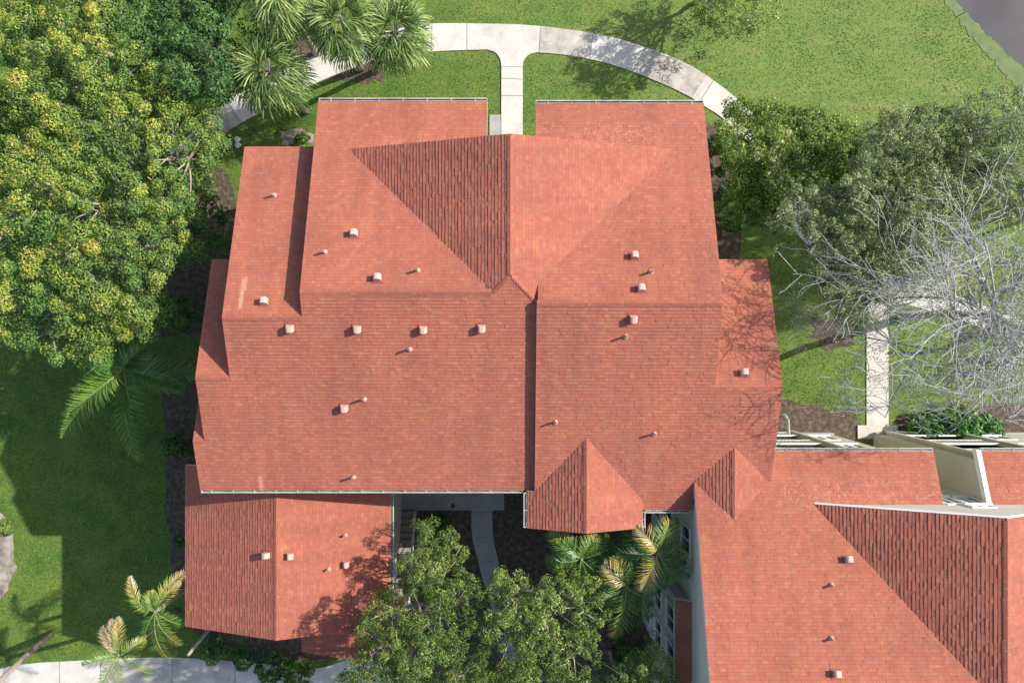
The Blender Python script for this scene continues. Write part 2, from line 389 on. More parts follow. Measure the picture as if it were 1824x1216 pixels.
def ridge_cap(parent, A, B, nL, nR, w=.11):
    mb = MB(); ridge_cap_mesh(mb, A, B, nL, nR, w); mb.build('ridge_cap', M['shingle'], parent)
def ridge_cap_mesh(mb, A, B, nL, nR, w=.12):
    """cap shingles straddling the line A-B; nL, nR are the unit slope directions down both sides"""
    A, B = Vector(A), Vector(B); L = (B - A).length; d = (B - A).normalized(); n = int(L / COURSE)
    up = Vector((0, 0, 1))
    for i in range(n):
        s0, s1 = i * COURSE, (i + 1) * COURSE
        p0, p1 = A + d * s0 + up * .016, A + d * s1 + up * .027
        for side, nn in enumerate((nL, nR)):
            q = [p0, p1, p1 + nn * w, p0 + nn * w]
            uv = [(.05 + side * .29, 6000 * COURSE + s0 + .001), (.05 + side * .29, 6000 * COURSE + s1 - .002), (.05 + side * .29 + w, 6000 * COURSE + s1 - .002), (.05 + side * .29 + w, 6000 * COURSE + s0 + .001)]
            nz = (q[1] - q[0]).cross(q[2] - q[0]).z
            if nz < 0: q.reverse(); uv.reverse()
            mb.face(q, uv)
        e = [p1 + nL * w, p1, p1 + nR * w]; lo = [v - up * .02 for v in e]
        uvd = [(0, 6000 * COURSE + s0 + .005)] * 4
        mb.face([e[0], e[1], lo[1], lo[0]], uvd); mb.face([e[1], e[2], lo[2], lo[1]], uvd)
def down(abc):
    v = Vector((-abc[1], -abc[2], -(abc[1] ** 2 + abc[2] ** 2))); return v.normalized()

GUT_STRAP = None
def gutter(parent, A, B, out, z, size=.10):
    """open K-style gutter from A to B (XY), out = outward unit XY; straps are its sub-parts"""
    A, B, o = Vector((*A, z)), Vector((*B, z)), Vector((*out, 0)); d = (B - A).normalized(); up = Vector((0, 0, 1)); L = (B - A).length
    g = MB()
    def bar(o0, o1, z0, z1):
        P = [A + o * o0 + up * z0, A + o * o1 + up * z0, A + o * o1 + up * z1, A + o * o0 + up * z1]; Q = [p + d * L for p in P]
        g.face(P); g.face(Q[::-1])
        for i in range(4): j = (i + 1) % 4; g.face([P[i], P[j], Q[j], Q[i]])
    bar(0.004, size, -.12, -.105); bar(size - .028, size, -.105, 0.0); bar(.004, .016, -.105, -.02)
    for e in (0, L - .015):
        P0 = A + d * e; c = [P0 + o * .016 + up * -.105, P0 + o * (size - .028) + up * -.105, P0 + o * (size - .028), P0 + o * .016 + up * -.02]; c2 = [p + d * .015 for p in c]
        g.face(c); g.face(c2[::-1]); g.face([c[3], c[2], c2[2], c2[3]])
    go = g.build('gutter', M['gutter'], parent)
    t = MB(); P = [A + o * .016 + up * -.101 + d * .02, A + o * (size - .028) + up * -.101 + d * .02]; t.face([P[0], P[1], P[1] + d * (L - .04), P[0] + d * (L - .04)]); t.build('gutter_bed', M['trough'], go)
    me = None; n = max(1, int(L / .72))
    for i in range(n):
        c = A + d * (L * (i + .5) / n)
        s = MB(); s.tube([c + o * (-.03) + up * -.004, c + o * (size + .005) + up * .006], .011, 5)
        s.build('gutter_strap', M['gutter'], go)
    return go

def window(parent, c, face, w, h, name='window', bars=1):
    """framed window on a wall; c = centre, face = outward unit XY"""
    c = Vector(c); o = Vector((*face, 0)); s = Vector((-o.y, o.x, 0)); up = Vector((0, 0, 1)); fr = MB()
    def blk(u0, u1, v0, v1, d0, d1):
        P = [c + s * u0 + up * v0, c + s * u1 + up * v0, c + s * u1 + up * v1, c + s * u0 + up * v1]
        A_ = [p + o * d0 for p in P]; B_ = [p + o * d1 for p in P]
        fr.face(B_); fr.face(A_[::-1])
        for i in range(4): j = (i + 1) % 4; fr.face([A_[i], A_[j], B_[j], B_[i]])
    t = .07
    blk(-w / 2, w / 2, h / 2 - t, h / 2, -.02, .05); blk(-w / 2, w / 2, -h / 2, -h / 2 + t, -.02, .05)
    blk(-w / 2, -w / 2 + t, -h / 2 + t, h / 2 - t, -.02, .048); blk(w / 2 - t, w / 2, -h / 2 + t, h / 2 - t, -.02, .048)
    for i in range(bars):
        x = -w / 2 + w * (i + 1) / (bars + 1); blk(x - .025, x + .025, -h / 2 + t, h / 2 - t, -.02, .04)
    blk(-w / 2 - .05, w / 2 + .05, -h / 2 - .07, -h / 2 - .002, -.02, .10)
    fo = fr.build(name, M['frame'], parent)
    g = MB(); P = [c + s * a + up * b + o * .012 for a, b in ((-w / 2 + t, -h / 2 + t), (w / 2 - t, -h / 2 + t), (w / 2 - t, h / 2 - t), (-w / 2 + t, h / 2 - t))]
    Q = [p - o * .01 for p in P]; g.face(P); g.face(Q[::-1])
    for i in range(4): j = (i + 1) % 4; g.face([Q[i], Q[j], P[j], P[i]])
    g.build('window_pane', M['glass'], fo); return fo

# ---------------------------------------------------------------- the roofs, as planes z = a + b x + c y
P_ = .36
EZ = 8.2
SW = (10.0186, 0, .36)              # long south slope of the west half
ES = (10.243, 0, .36)               # south slope of the east half
W1N = (11.110, 0, -.36); W2N = (10.558, 0, -.36); W3N = (9.193, 0, -.36); W4N = (7.668, 0, -.36)
E1N = (11.083, 0, -.36); E2N = (9.188, 0, -.36)
CW = (10.768, .36, 0); CE = (10.732, -.36, 0)        # front cross gable
GW = (8.144, .40, 0); GE = (10.084, -.40, 0)         # rear cross gable, ridge x=2.426 z=9.114
RN = (6.904, 0, -.36)                                # north slope of the neighbour building
DW = (6.492, .345, 0); DE = (11.50, -.345, 0)        # saddle between both, ridge x=7.27 z=9.0
DW = (9.0 - .345 * 7.27, .345, 0); DE = (9.0 + .345 * 7.27, -.345, 0)

def vent_pts(): pass
def box_vent(parent, px, py, abc):
    """low hooded roof vent standing on the slope"""
    z = 9.5
    for _ in range(6):
        p = at(px, py, z + .1); z = abc[0] + abc[1] * p.x + abc[2] * p.y
    N = Vector((-abc[1], -abc[2], 1)).normalized(); c = Vector((p.x, p.y, z))
    X = Vector((1, 0, 0)); X = (X - N * X.dot(N)).normalized(); Y = N.cross(X)
    m = MB(); w, dp, hh = .115, .098, .22
    prof = [(-w, 0), (-w, hh * .72), (-w * .82, hh * .92), (-w * .45, hh), (w * .35, hh * .98), (w * .8, hh * .8), (w, hh * .45), (w, 0)]
    A_ = [c + X * a + Y * dp + N * (b + .012) for a, b in prof]; B_ = [c + X * a - Y * dp + N * (b + .012) for a, b in prof]
    m.face(A_); m.face(B_[::-1])
    for i in range(len(prof) - 1): m.face([A_[i], B_[i], B_[i + 1], A_[i + 1]])
    v = m.build('roof_vent', M['vent'], parent)
    f = MB(); q = [c + X * a + Y * b + N * .024 for a, b in ((-.17, -.15), (.17, -.15), (.17, .15), (-.17, .15))]; q2 = [p_ - N * .02 for p_ in q]
    f.face(q)
    for i in range(4): j = (i + 1) % 4; f.face([q2[i], q2[j], q[j], q[i]])
    f.build('vent_flange', M['shingle'], v); return v
def pipe_vent(parent, px, py, abc, h=.30):
    z = 9.5
    for _ in range(6):
        p = at(px, py, z + h); z = abc[0] + abc[1] * p.x + abc[2] * p.y
    c = Vector((p.x, p.y, z)); m = MB()
    m.lathe(c, [(.085, .015), (.08, .03), (.042, .06), (.038, .07), (.038, h), (.026, h), (.026, h - .12)], 12)
    v = m.build('vent_pipe', M['pipe'], parent, True)
    k = MB(); k.lathe(c, [(.0, h - .10), (.025, h - .10)], 12); k.build('pipe_opening', M['black'], v); return v

def roof_part(parent, items, name='roof'):
    m = MB(); s = MB()
    for poly, abc in items:
        shingles(m, poly, abc); s.prism(poly, zf(abc, -.20), zf(abc, -.012))
    r = m.build(name, M['shingle'], parent); s.build('roof_edge', M['trim'], r); return r
def rect(x0, x1, y0, y1): return [(x0, y0), (x1, y0), (x1, y1), (x0, y1)]

# ================================================================ the main apartment building
bm_ = thing('apartment_building', 'large three-storey building in the middle with stepped red shingle roof and many small vents', 'building', (0, 0, 0))
SWpoly = [(-6.515, 1.515), (-6.515, .749), (-9.0, .749), (-9.0, -1.146), (-10.10, -1.146), (-10.10, -3.265), (-10.48, -3.265), (-10.48, -4.99),
          (.80, -4.99), (.80, 1.19), (-.05, 2.03), (-.567, 1.515)]
ESpoly = [(.76, 1.166), (6.45, 1.166), (6.45, -1.461), (8.6, -1.461), (8.6, -4.66), (6.05, -4.66), (6.05, -5.665), (.76, -5.665)]
rA = roof_part(bm_, [(SWpoly, SW), (rect(-6.515, -.83, 1.515, 8.083), W1N), (rect(-9.0, -6.35, .749, 6.549), W2N),
                (rect(-10.10, -8.8, -1.146, 2.76), W3N), (rect(-10.48, -9.95, -3.265, -1.48), W4N)])
rB = roof_part(bm_, [(ESpoly, ES), (rect(.80, 6.45, 1.166, 8.008), E1N), (rect(6.3, 8.6, -1.461, 2.76), E2N)])
rC = roof_part(bm_, [([(-.05, 6.32), (-5.37, 6.32), (-.567, 1.515), (-.05, 2.03)], CW),
                ([(-.05, 6.32), (-.05, 2.03), (.77, 1.21), (.77, 1.72), (5.345, 6.32)], CE)])
rD = roof_part(bm_, [([(2.426, -3.137), (2.426, -6.239), (.489, -6.239), (.489, -5.0), (.75, -5.0), (.75, -4.78)], GW),
                ([(2.426, -3.137), (4.36, -5.29), (4.36, -6.239), (2.426, -6.239)], GE)])
rE = roof_part(bm_, [([(7.27, -3.455), (6.06, -4.63), (7.27, -5.83)], DW), ([(7.27, -3.455), (8.57, -4.63), (7.27, -5.83)], DE)])

dn = down
ridge_cap(bm_, (-6.515, 1.515, 10.564), (-.567, 1.515, 10.564), dn(SW), dn(W1N))
ridge_cap(bm_, (-9.0, .749, 10.288), (-6.55, .749, 10.288), dn(SW), dn(W2N))
ridge_cap(bm_, (-10.1, -1.146, 9.606), (-9.03, -1.146, 9.606), dn(SW), dn(W3N))
ridge_cap(bm_, (-10.48, -3.265, 8.843), (-10.13, -3.265, 8.843), dn(SW), dn(W4N))
ridge_cap(bm_, (.76, 1.166, 10.663), (6.45, 1.166, 10.663), dn(ES), dn(E1N))
ridge_cap(bm_, (-.05, 2.03, 10.75), (-.05, 6.32, 10.75), dn(CW), dn(CE))
ridge_cap(bm_, (-.567, 1.515, 10.564), (-.05, 2.03, 10.75), dn(CW), dn(SW), .10)
ridge_cap(bm_, (.74, 1.24, 10.465), (-.05, 2.03, 10.75), dn(CE), dn(SW), .10)
ridge_cap(bm_, (2.426, -6.239, 9.114), (2.426, -3.2, 9.114), dn(GW), dn(GE))
ridge_cap(bm_, (7.27, -5.80, 9.0), (7.27, -3.5, 9.0), dn(DW), dn(DE), .09)

# walls
w = MB(); g = .10
def gb(x0, x1, prof):     # gabled block along X; prof = [(y, z), ...] roof line
    ys = prof[0][0], prof[-1][0]
    P = [(y, z) for y, z in prof]; A_ = [(x0, ys[0], 0)] + [(x0, y, z) for y, z in P] + [(x0, ys[1], 0)]; B_ = [(x1, y, z) for _, y, z in A_]
    w.face(A_); w.face(B_[::-1])
    for i in range(len(A_)): j = (i + 1) % len(A_); w.face([A_[i], B_[i], B_[j], A_[j]])
OV = .38
def two(x0, x1, S_, N_, y0, y1, yr): gb(x0, x1, [(y0, zf(S_, -g)(0, y0)), (yr, zf(S_, -g)(0, yr)), (y1, zf(N_, -g)(0, y1))])
two(-6.40, -.98, SW, W1N, -4.60, 7.70, 1.515)
two(-8.88, -6.38, SW, W2N, -4.59, 6.17, .749)
two(-9.98, -8.86, SW, W3N, -4.58, 2.38, -1.146)
two(-10.36, -9.96, SW, W4N, -4.57, -1.86, -3.265)
two(-.97, .84, SW, (20, 0, -3), -4.61, 6.20, 1.9) if False else None
gb(-.96, .86, [(-4.62, 8.25), (1.5, 10.4), (6.18, 10.2)])
two(.87, 6.33, ES, E1N, -5.28, 7.63, 1.166)
two(6.31, 8.48, ES, E2N, -4.55, 2.38, -1.461)
w.box(.86, 4.0, -5.95, -5.2, 0, 8.15)
# triangular front gable wall
w.prism([(-4.8, 6.10), (4.75, 6.10), (4.75, 6.16), (-4.8, 6.16)], 7.6, 8.9)
w.build('wall', M['stucco'], bm_)
w = MB(); gw = MB(); gw.face([(-.05, 6.22, 10.58), (-4.9, 6.22, 8.84), (4.8, 6.22, 8.84)]); gw.face([(4.8, 6.12, 8.84), (-4.9, 6.12, 8.84), (-.05, 6.12, 10.58)]); gw.build('gable_wall', M['stucco_white'], bm_)
gutter(bm_, (-6.5, 8.083), (-.84, 8.083), (0, 1), EZ + .02); gutter(bm_, (.80, 8.008), (6.44, 8.008), (0, 1), EZ + .02)
gutter(bm_, (-10.46, -4.99), (.36, -4.99), (0, -1), EZ + .02)
gutter(bm_, (.489, -5.06), (.489, -6.22), (-1, 0), 8.36); gutter(bm_, (4.36, -5.70), (4.36, -6.22), (1, 0), 8.36)
gutter(bm_, (4.49, -5.665), (6.0, -5.665), (0, -1), EZ + .02)
for px, py, s in ((630, 417, W1N), (672, 496, W1N), (470, 538, W2N), (516, 583, SW), (636, 584, SW), (754, 585, SW), (858, 583, SW), (1131, 457, E1N),
                  (1143, 515, E1N), (1129, 566, ES), (1327, 665, E2N), (613, 725, SW)): box_vent(bm_, px, py, s)
for px, py, s in ((484, 345, W2N), (575, 447, W1N), (742, 480, W1N), (1162, 483, E1N), (1117, 599, ES), (728, 622, SW), (990, 753, ES), (646, 712, SW), (627, 852, SW), (1168, 774, ES)):
    pipe_vent(bm_, px, py, s)
dsp = MB(); dsp.tube([at(1397, 737, 5.2), at(1404, 748, 4.9), at(1405, 772, 4.7)], .055, 8); dsp.build('downspout', M['trim'], bm_)
for zz in (1.5, 4.2, 6.9):
    for x in (-5.2, -3.4, -1.9, 1.9, 3.6, 5.4): window(bm_, (x, 7.70 if x < 0 else 7.63, zz), (0, 1), 1.1, 1.2)
    for x in (-7.6,): window(bm_, (x, 6.17, zz), (0, 1), 1.0, 1.2)
    for y in (-3.0,  4.5): window(bm_, (-6.40 if y > 0 else -10.36, y, zz) if y < 0 else (-8.88, 4.0, zz), (-1, 0), 1.0, 1.2)
    for y in (-3.2, .6): window(bm_, (8.48, y, zz), (1, 0), 1.0, 1.2)
    window(bm_, (6.33, 5.0, zz), (1, 0), 1.0, 1.2)
    for x in (-2.6, -.6): window(bm_, (x, -4.60, zz), (0, -1), 1.0, 1.2)
    window(bm_, (2.4, -5.95, zz), (0, -1), 1.5, 1.3)

# ================================================================ the small stair wing building
sm = thing('stair_building', 'small two-storey gabled building with red shingle roof at lower left, half shaded by a tree', 'building', (0, 0, 0))
SWW = (7.45 + .365 * 8.15, .365, 0); SEE = (7.45 - .365 * 8.15, -.365, 0)
roof_part(sm, [(rect(-11.86, -8.15, -10.33, -4.48), SWW), (rect(-8.15, -4.40, -10.33, -4.62), SEE)])
LW = (4.55 + .365 * 6.2, .365, 0); LE = (4.55 - .365 * 6.2, -.365, 0)
roof_part(sm, [(rect(-8.25, -6.2, -12.15, -10.0), LW), (rect(-6.2, -4.2, -12.15, -10.0), LE)], 'porch_roof')
ridge_cap(sm, (-8.15, -10.33, 7.45), (-8.15, -4.9, 7.45), dn(SWW), dn(SEE)); ridge_cap(sm, (-6.2, -12.15, 4.55), (-6.2, -10.3, 4.55), dn(LW), dn(LE))
w = MB()
w.v += []
def gby(y0, y1, prof):
    A_ = [(prof[0][0], y0, 0)] + [(x, y0, z) for x, z in prof] + [(prof[-1][0], y0, 0)]; B_ = [(x, y1, z) for x, _, z in A_]
    w.face(A_[::-1]); w.face(B_)
    for i in range(len(A_)): j = (i + 1) % len(A_); w.face([A_[i], A_[j], B_[j], B_[i]])
gby(-10.05, -4.65, [(-11.5, 6.08), (-8.15, 7.30), (-4.82, 6.08)]); w.build('wall', M['stucco'], sm)
w = MB(); gby(-11.8, -10.06, [(-7.9, 3.7), (-6.2, 4.35), (-4.5, 3.7)]); w.build('porch_wall', M['stucco'], sm)
gutter(sm, (-4.40, -4.75), (-4.40, -10.3), (1, 0), 6.12)
for px, py, s in ((475, 989, SWW), (515, 990, SEE), (615, 1005, SEE)): box_vent(sm, px, py, s)
for px, py, s in ((613, 955, SEE), (583, 1016, SEE)): pipe_vent(sm, px, py, s, .22)
for zz in (1.5, 4.3):
    for y in (-6.2, -8.6): window(sm, (-11.5, y, zz), (-1, 0), 1.0, 1.2)
    window(sm, (-10.0, -10.05, zz), (0, -1), 1.0, 1.2)
    window(sm, (-4.82, -9.2, zz), (1, 0), 1.0, 1.2)
# outside stair climbing south along its east wall
st = MB(); n = 16; y = -7.3; x0, x1 = -4.72, -3.72
sx0, sx1 = at(711, 905).x, at(742, 905).x
for i in range(n): st.box(sx0 + .10, sx1, -7.42 - .27 * (i + 1), -7.42 - .27 * i, max(0, .17 * (i + 1) - .16), .17 * (i + 1))
stair = st.build('stair', M['slab'], sm)
nos = MB()
for i in range(n): nos.box(sx0 + .10, sx1, -7.42 - .27 * i - .028, -7.42 - .27 * i + .006, .17 * (i + 1) + .003, .17 * (i + 1) + .012)
nos.build('stair_nosing', M['joint'], stair)
for xx in (sx0 + .06, sx1 + .02):
    a = Vector((xx, -7.35, .95)); b = Vector((xx, -7.42 - .27 * n, .95 + .17 * n))
    rl = MB(); rl.tube([a, b], .035, 8)
    rl.tube([a + Vector((0, 0, -.42)), b + Vector((0, 0, -.42))], .018, 6)
    for i in range(9):
        p = a.lerp(b, i / 8); rl.tube([p, p - Vector((0, 0, .95))], .018, 6)
    rl.build('handrail', M['rail'], sm)

# ================================================================ the neighbour building at lower right
rb = thing('neighbour_building', 'red-roofed building at lower right with cream gable wall and deep entrance well', 'building', (0, 0, 0))
XR = 14.96; GWr = (8.83 - .42 * 9.92, .42, 0); zr = 8.83 + .42 * (XR - 9.92); GEr = (zr + .42 * XR, -.42, 0)
YR = -10.95; ZR = RN[0] - .36 * YR; RS = (ZR - .36 * YR, 0, .36)
yv = lambda x: -5.349 - (.42 / .36) * (x - 9.92)
Rpoly = [(6.05, -4.64), (8.61, -4.64), (8.61, -3.68), (14.17, -3.68), (14.17, -5.44), (9.92, -5.349), (14.6, yv(14.6)), (14.75, YR), (6.05, YR)]
roof_part(rb, [(Rpoly, RN), (rect(6.05, 23.8, -17.5, YR), RS),
               ([(15.75, -3.68), (23.8, -3.68), (23.8, YR), (15.2, YR), (15.3, yv(29.92 - 15.3)), (20.0, -5.349), (15.75, -5.44)], RN)])
roof_part(rb, [([(XR, -5.34), (9.93, -5.34), (XR - .28, YR), (XR, YR)], GWr), ([(XR, -5.34), (XR, YR), (XR + .28, YR), (2 * XR - 9.93, -5.34)], GEr)])
ridge_cap(rb, (XR, YR, zr), (XR, -5.36, zr), dn(GWr), dn(GEr)); ridge_cap(rb, (6.05, YR, ZR), (23.7, YR, ZR), dn(RN), dn(RS))
w = MB()
def gbr(x0, x1, y0, y1): gb(x0, x1, [(y0, zf(RS, -g)(0, y0)), (YR, ZR - g), (y1, zf(RN, -g)(0, y1))])
gbr(6.12, 14.05, -17.1, -4.08)
gbr(15.87, 23.5, -17.1, -4.07)
gbr(14.04, 15.88, -17.09, -5.37)
w.build('wall', M['stucco'], rb)
gw = MB(); gw.face([(9.95, -5.355, 8.84), (XR, -5.355, zr - .06), (2 * XR - 9.95, -5.355, 8.84)][::-1]); gw.face([(14.03, -5.352, 6.0), (15.89, -5.352, 6.0), (15.89, -5.352, 9.0), (14.03, -5.352, 9.0)][::-1])
gw.build('gable_wall', M['stucco_white'], rb)
tr = MB(); tr.tube([(9.95, -5.33, 8.80), (XR, -5.33, zr - .05), (2 * XR - 9.95, -5.33, 8.80)], .05, 4); tr.build('rake_board', M['trim'], rb)
fl = MB(); fl.prism([(15.60, -5.38), (15.752, -5.38), (15.752, -3.64), (15.60, -3.64)], zf(RN, -.22), zf(RN, .03)); fl.build('parapet_trim', M['trim'], rb)
gutter(rb, (8.85, -3.68), (14.15, -3.68), (0, 1), EZ + .02); gutter(rb, (15.76, -3.68), (23.7, -3.68), (0, 1), EZ + .02)
for px, py in ((1513, 998), (1492, 1202)): box_vent(rb, px, py, RN)
for px, py in ((1486, 1045), (1486, 1141)): pipe_vent(rb, px, py, RN, .24)
a = at(1691, 1152, 10.2); b = at(1702, 1165, 10.28); f_ = MB(); f_.tube([a, b], .03, 6); f_.build('flashing_strip', M['trim'], rb)
# gable windows low in the entrance well, balconies on the north wall, windows on the courtyard wall
for x, z in ((14.62, 8.35), (15.36, 8.35)): window(rb, (x, -5.352, z), (0, 1), .68, 1.1)
window(rb, (15.2, -5.352, 9.25), (0, 1), .8, .34)
def balcony(x0, x1, z):
    m = MB(); m.box(x0, x1, -4.08, -3.96, z - .18, z); m.box(x0, x1, -4.02, -3.95, z + .95, z + 1.03)
    k = 14
    for i in range(k + 1):
        x = x0 + (x1 - x0 - .03) * i / k; m.box(x, x + .03, -4.0, -3.97, z, z + .95)
    o = m.build('balcony', M['trim'], rb)
    q = MB(); q.box(x0 + .02, x1 - .02, -4.085, -4.07, z + .01, z + 2.2); q.build('balcony_shade_panel', M['black'], o)  # flush black panel painting the shade of the balcony recess
for z in (.25, 2.95, 5.65):
    balcony(9.9, 12.1, z); balcony(16.6, 19.0, z); window(rb, (8.9, -4.08, z + 1.35), (0, 1), .8, 1.2); window(rb, (13.1, -4.08, z + 1.35), (0, 1), .9, 1.2); window(rb, (20.4, -4.07, z + 1.35), (0, 1), .9, 1.2)
col_ = MB()
for x in (9.75, 12.28, 16.4, 19.2): col_.box(x - .08, x + .08, -4.07, -3.90, 0, 8.05)
col_.build('pilaster', M['stucco'], rb)
bs = MB(); bs.box(8.5, 14.04, -4.07, -3.99, 0, .28); bs.box(15.88, 23.0, -4.06, -3.98, 0, .28); bs.build('plinth', M['slab'], rb)
dsp = MB(); dsp.tube([at(1407, 776, .1), (12.2 - 0.0, -3.9, .1)] if False else [(8.75, -3.78, 8.1), (8.75, -3.95, 7.8), (8.75, -3.98, .3)], .05, 8); dsp.build('downspout', M['trim'], rb)
# bay with its own narrow lean-to roof on the courtyard side
bay = MB(); bay.box(5.72, 6.10, -12.2, -8.95, 0, 7.45); bay.build('bay_wall', M['stucco_grey'], rb)
BR = (7.9 - .5 * 6.12, .5, 0); roof_part(rb, [(rect(5.60, 6.12, -12.3, -8.85), BR)], 'bay_roof')
for z in (1.5, 4.0, 6.4):
    window(rb, (5.72, -9.9, z), (-1, 0), 1.0, 1.3); window(rb, (5.72, -11.3, z), (-1, 0), 1.0, 1.3)
    window(rb, (6.12, -6.9, z + .7 if z > 6 else z), (-1, 0), 1.0, 1.25); window(rb, (6.12, -5.4, z), (-1, 0), .6, 1.2)

# ================================================================ ground, paths, beds, pond
def sheet(name, pts, z, mat, kind='structure'):
    m = MB(); a = sum(pts[i][0] * pts[(i + 1) % len(pts)][1] - pts[(i + 1) % len(pts)][0] * pts[i][1] for i in range(len(pts)))
    if a < 0: pts = pts[::-1]
    m.face([(x, y, z) for x, y in pts]); o = m.build(name, mat); tag(o, kind=kind); return o
def G(pts): return [(at(x, y).x, at(x, y).y) for x, y in pts]
def slabpath(name, pts, mat, top=.05, base=-.05):
    m = MB(); m.prism(G(pts), base, top); o = m.build(name, mat); tag(o, kind='structure'); return o
def wob(pts, amp=8, n=6):
    out = []
    for i in range(len(pts)):
        a, b = pts[i], pts[(i + 1) % len(pts)]
        for k in range(n):
            t = k / n; out.append((a[0] + (b[0] - a[0]) * t + random.uniform(-amp, amp), a[1] + (b[1] - a[1]) * t + random.uniform(-amp, amp)))
    return out
sheet('ground', [(-250, -250), (250, -250), (250, 250), (-250, 250)], 0, M['grass'])
EXCL = []
def arc(cx, cy, rx, ry, a0, a1, n=40): return [(cx + rx * math.cos(R(a0 + (a1 - a0) * i / n)), cy - ry * math.sin(R(a0 + (a1 - a0) * i / n))) for i in range(n + 1)]
def smooth(pts, n=6):
    P = [np.array(p, float) for p in pts]; out = []
    for i in range(len(P) - 1):
        p0 = P[max(i - 1, 0)]; p1 = P[i]; p2 = P[i + 1]; p3 = P[min(i + 2, len(P) - 1)]
        for k in range(n):
            t = k / n; out.append(tuple(.5 * ((2 * p1) + (-p0 + p2) * t + (2 * p0 - 5 * p1 + 4 * p2 - p3) * t * t + (-p0 + 3 * p1 - 3 * p2 + p3) * t ** 3)))
    out.append(tuple(P[-1])); return out
up_edge = smooth([(300, 275), (385, 198), (420, 170), (480, 138), (560, 100), (640, 70), (700, 54), (770, 43), (850, 43), (930, 45), (1000, 52), (1080, 65), (1150, 85), (1216, 111), (1265, 140), (1310, 175), (1350, 215), (1395, 290), (1425, 350), (1450, 388), (1480, 440), (1530, 478), (1600, 497), (1700, 525), (1824, 573), (1900, 600)])
lo_edge_l = smooth([(360, 270), (398, 240), (430, 219), (485, 190), (560, 150), (640, 118), (700, 102), (745, 95), (800, 91), (868, 89)])
fil_l = smooth([(868, 89), (882, 94), (891, 106), (893, 120)], 5)
fil_r = smooth([(931, 120), (933, 108), (942, 98), (956, 94)], 5)
lo_edge_r = smooth([(956, 94), (1010, 99), (1080, 113), (1150, 137), (1216, 166), (1255, 190), (1290, 214), (1330, 262), (1365, 320), (1405, 392), (1440, 445), (1475, 480), (1530, 512)])
slabs = [
 ('path', up_edge[:smooth([(0, 0)]) and 0 or None], None)] if False else None
path_poly = up_edge + [(1900, 640), (1824, 612), (1700, 566), (1610, 540), (1582, 545), (1582, 758), (1543, 758), (1543, 525)] + lo_edge_r[::-1] + fil_r[::-1] + [(931, 330), (893, 330)] + fil_l[::-1] + lo_edge_l[::-1]
slabpath('path', path_poly, M['walk'], .045); EXCL.append(G(path_poly))
pad = [(1527, 757), (1598, 757), (1598, 781), (1527, 781)]; slabpath('path', pad, M['walk'], .07); EXCL.append(G(pad))
# older stained slabs of the same path
def band(i0, i1, ue, le): return ue[i0:i1 + 1] + le[::-1]
def strip(upts, lpts, z=.049):
    m = MB(); P = G(upts + lpts[::-1]); a = sum(P[i][0] * P[(i + 1) % len(P)][1] - P[(i + 1) % len(P)][0] * P[i][1] for i in range(len(P)))
    if a < 0: P = P[::-1]
    m.face([(x, y, z) for x, y in P]); return m
def tagk(o): tag(o, kind='structure'); return o
tagk(strip(smooth([(965, 48.5), (1000, 52.5), (1052, 60)]), smooth([(960, 94), (1010, 98.5), (1046, 105)])).build('path', M['walk_old']))
tagk(strip(smooth([(1152, 86.5), (1216, 112), (1258, 136)]), smooth([(1128, 129), (1190, 154), (1232, 175)])).build('path', M['walk_old']))
tagk(strip(smooth([(385, 199), (408, 180)]), smooth([(398, 239), (428, 219)])).build('path', M['walk_old']))
def joint(a, b, w=.85, z=.053):
    a, b = at(*a), at(*b); d = (b - a).normalized(); s = Vector((-d.y, d.x, 0)) * w * .012; m = MB()
    m.face([(p.x, p.y, z) for p in (a + s, b + s, b - s, a - s)][::-1]); o = m.build('path_joint', M['joint']); tag(o, kind='structure')
for a, b in (((832, 43.5), (832, 90)), ((963, 49), (960, 94)), ((893, 120), (931, 120)), ((893, 140), (931, 142)), ((893, 171), (931, 171)), ((1056, 61), (1050, 105)), ((1150, 86), (1127, 128)), ((1270, 145), (1245, 183)),
             ((405, 182), (430, 218)), ((384, 200), (399, 239)), ((1543, 620), (1582, 620)), ((1543, 690), (1582, 690)), ((770, 44), (768, 92))): joint(a, b)
wl_ = smooth([(-60, 1212), (0, 1190), (60, 1180), (130, 1176), (200, 1172), (300, 1170), (380, 1174), (460, 1180), (560, 1190), (640, 1170), (700, 1190)]) + [(700, 1290), (-60, 1290)]
slabpath('path', wl_, M['walk'], .045); EXCL.append(G(wl_))
tagk(strip([(180, 1173.5), (250, 1171.5), (308, 1170.8), (380, 1174.5), (420, 1177.5)], [(180, 1280), (300, 1280), (420, 1280)]).build('path', M['walk_old']))
for x in (107, 180, 308, 420, 485): joint((x, 1172), (x, 1216))
court = [(705, 870), (898, 870), (898, 908), (705, 908)]; slabpath('terrace', court, M['slab'], .06)
cw = smooth([(840, 907), (840, 940), (843, 965), (852, 1000), (864, 1045), (885, 1110), (900, 1180)]); cw2 = smooth([(877, 907), (877, 935), (880, 965), (887, 995), (897, 1050), (920, 1110), (940, 1180)])
slabpath('path', cw + cw2[::-1], M['slab'], .045)
for a, b in (((843, 958), (880, 955)), ((853, 1003), (889, 996)), ((840, 912), (877, 912))): joint(a, b)
slabpath('terrace', [(872, 205), (892, 205), (892, 330), (872, 330)], M['slab'], .04)
pl = MB(); pl.lathe(at(807, 900), [(0, .075), (.10, .075), (.10, .06)], 14); o = pl.build('drain_cover', M['pole']); tag(o, 'round dark drain cover set in the grey landing slab', 'drain cover')
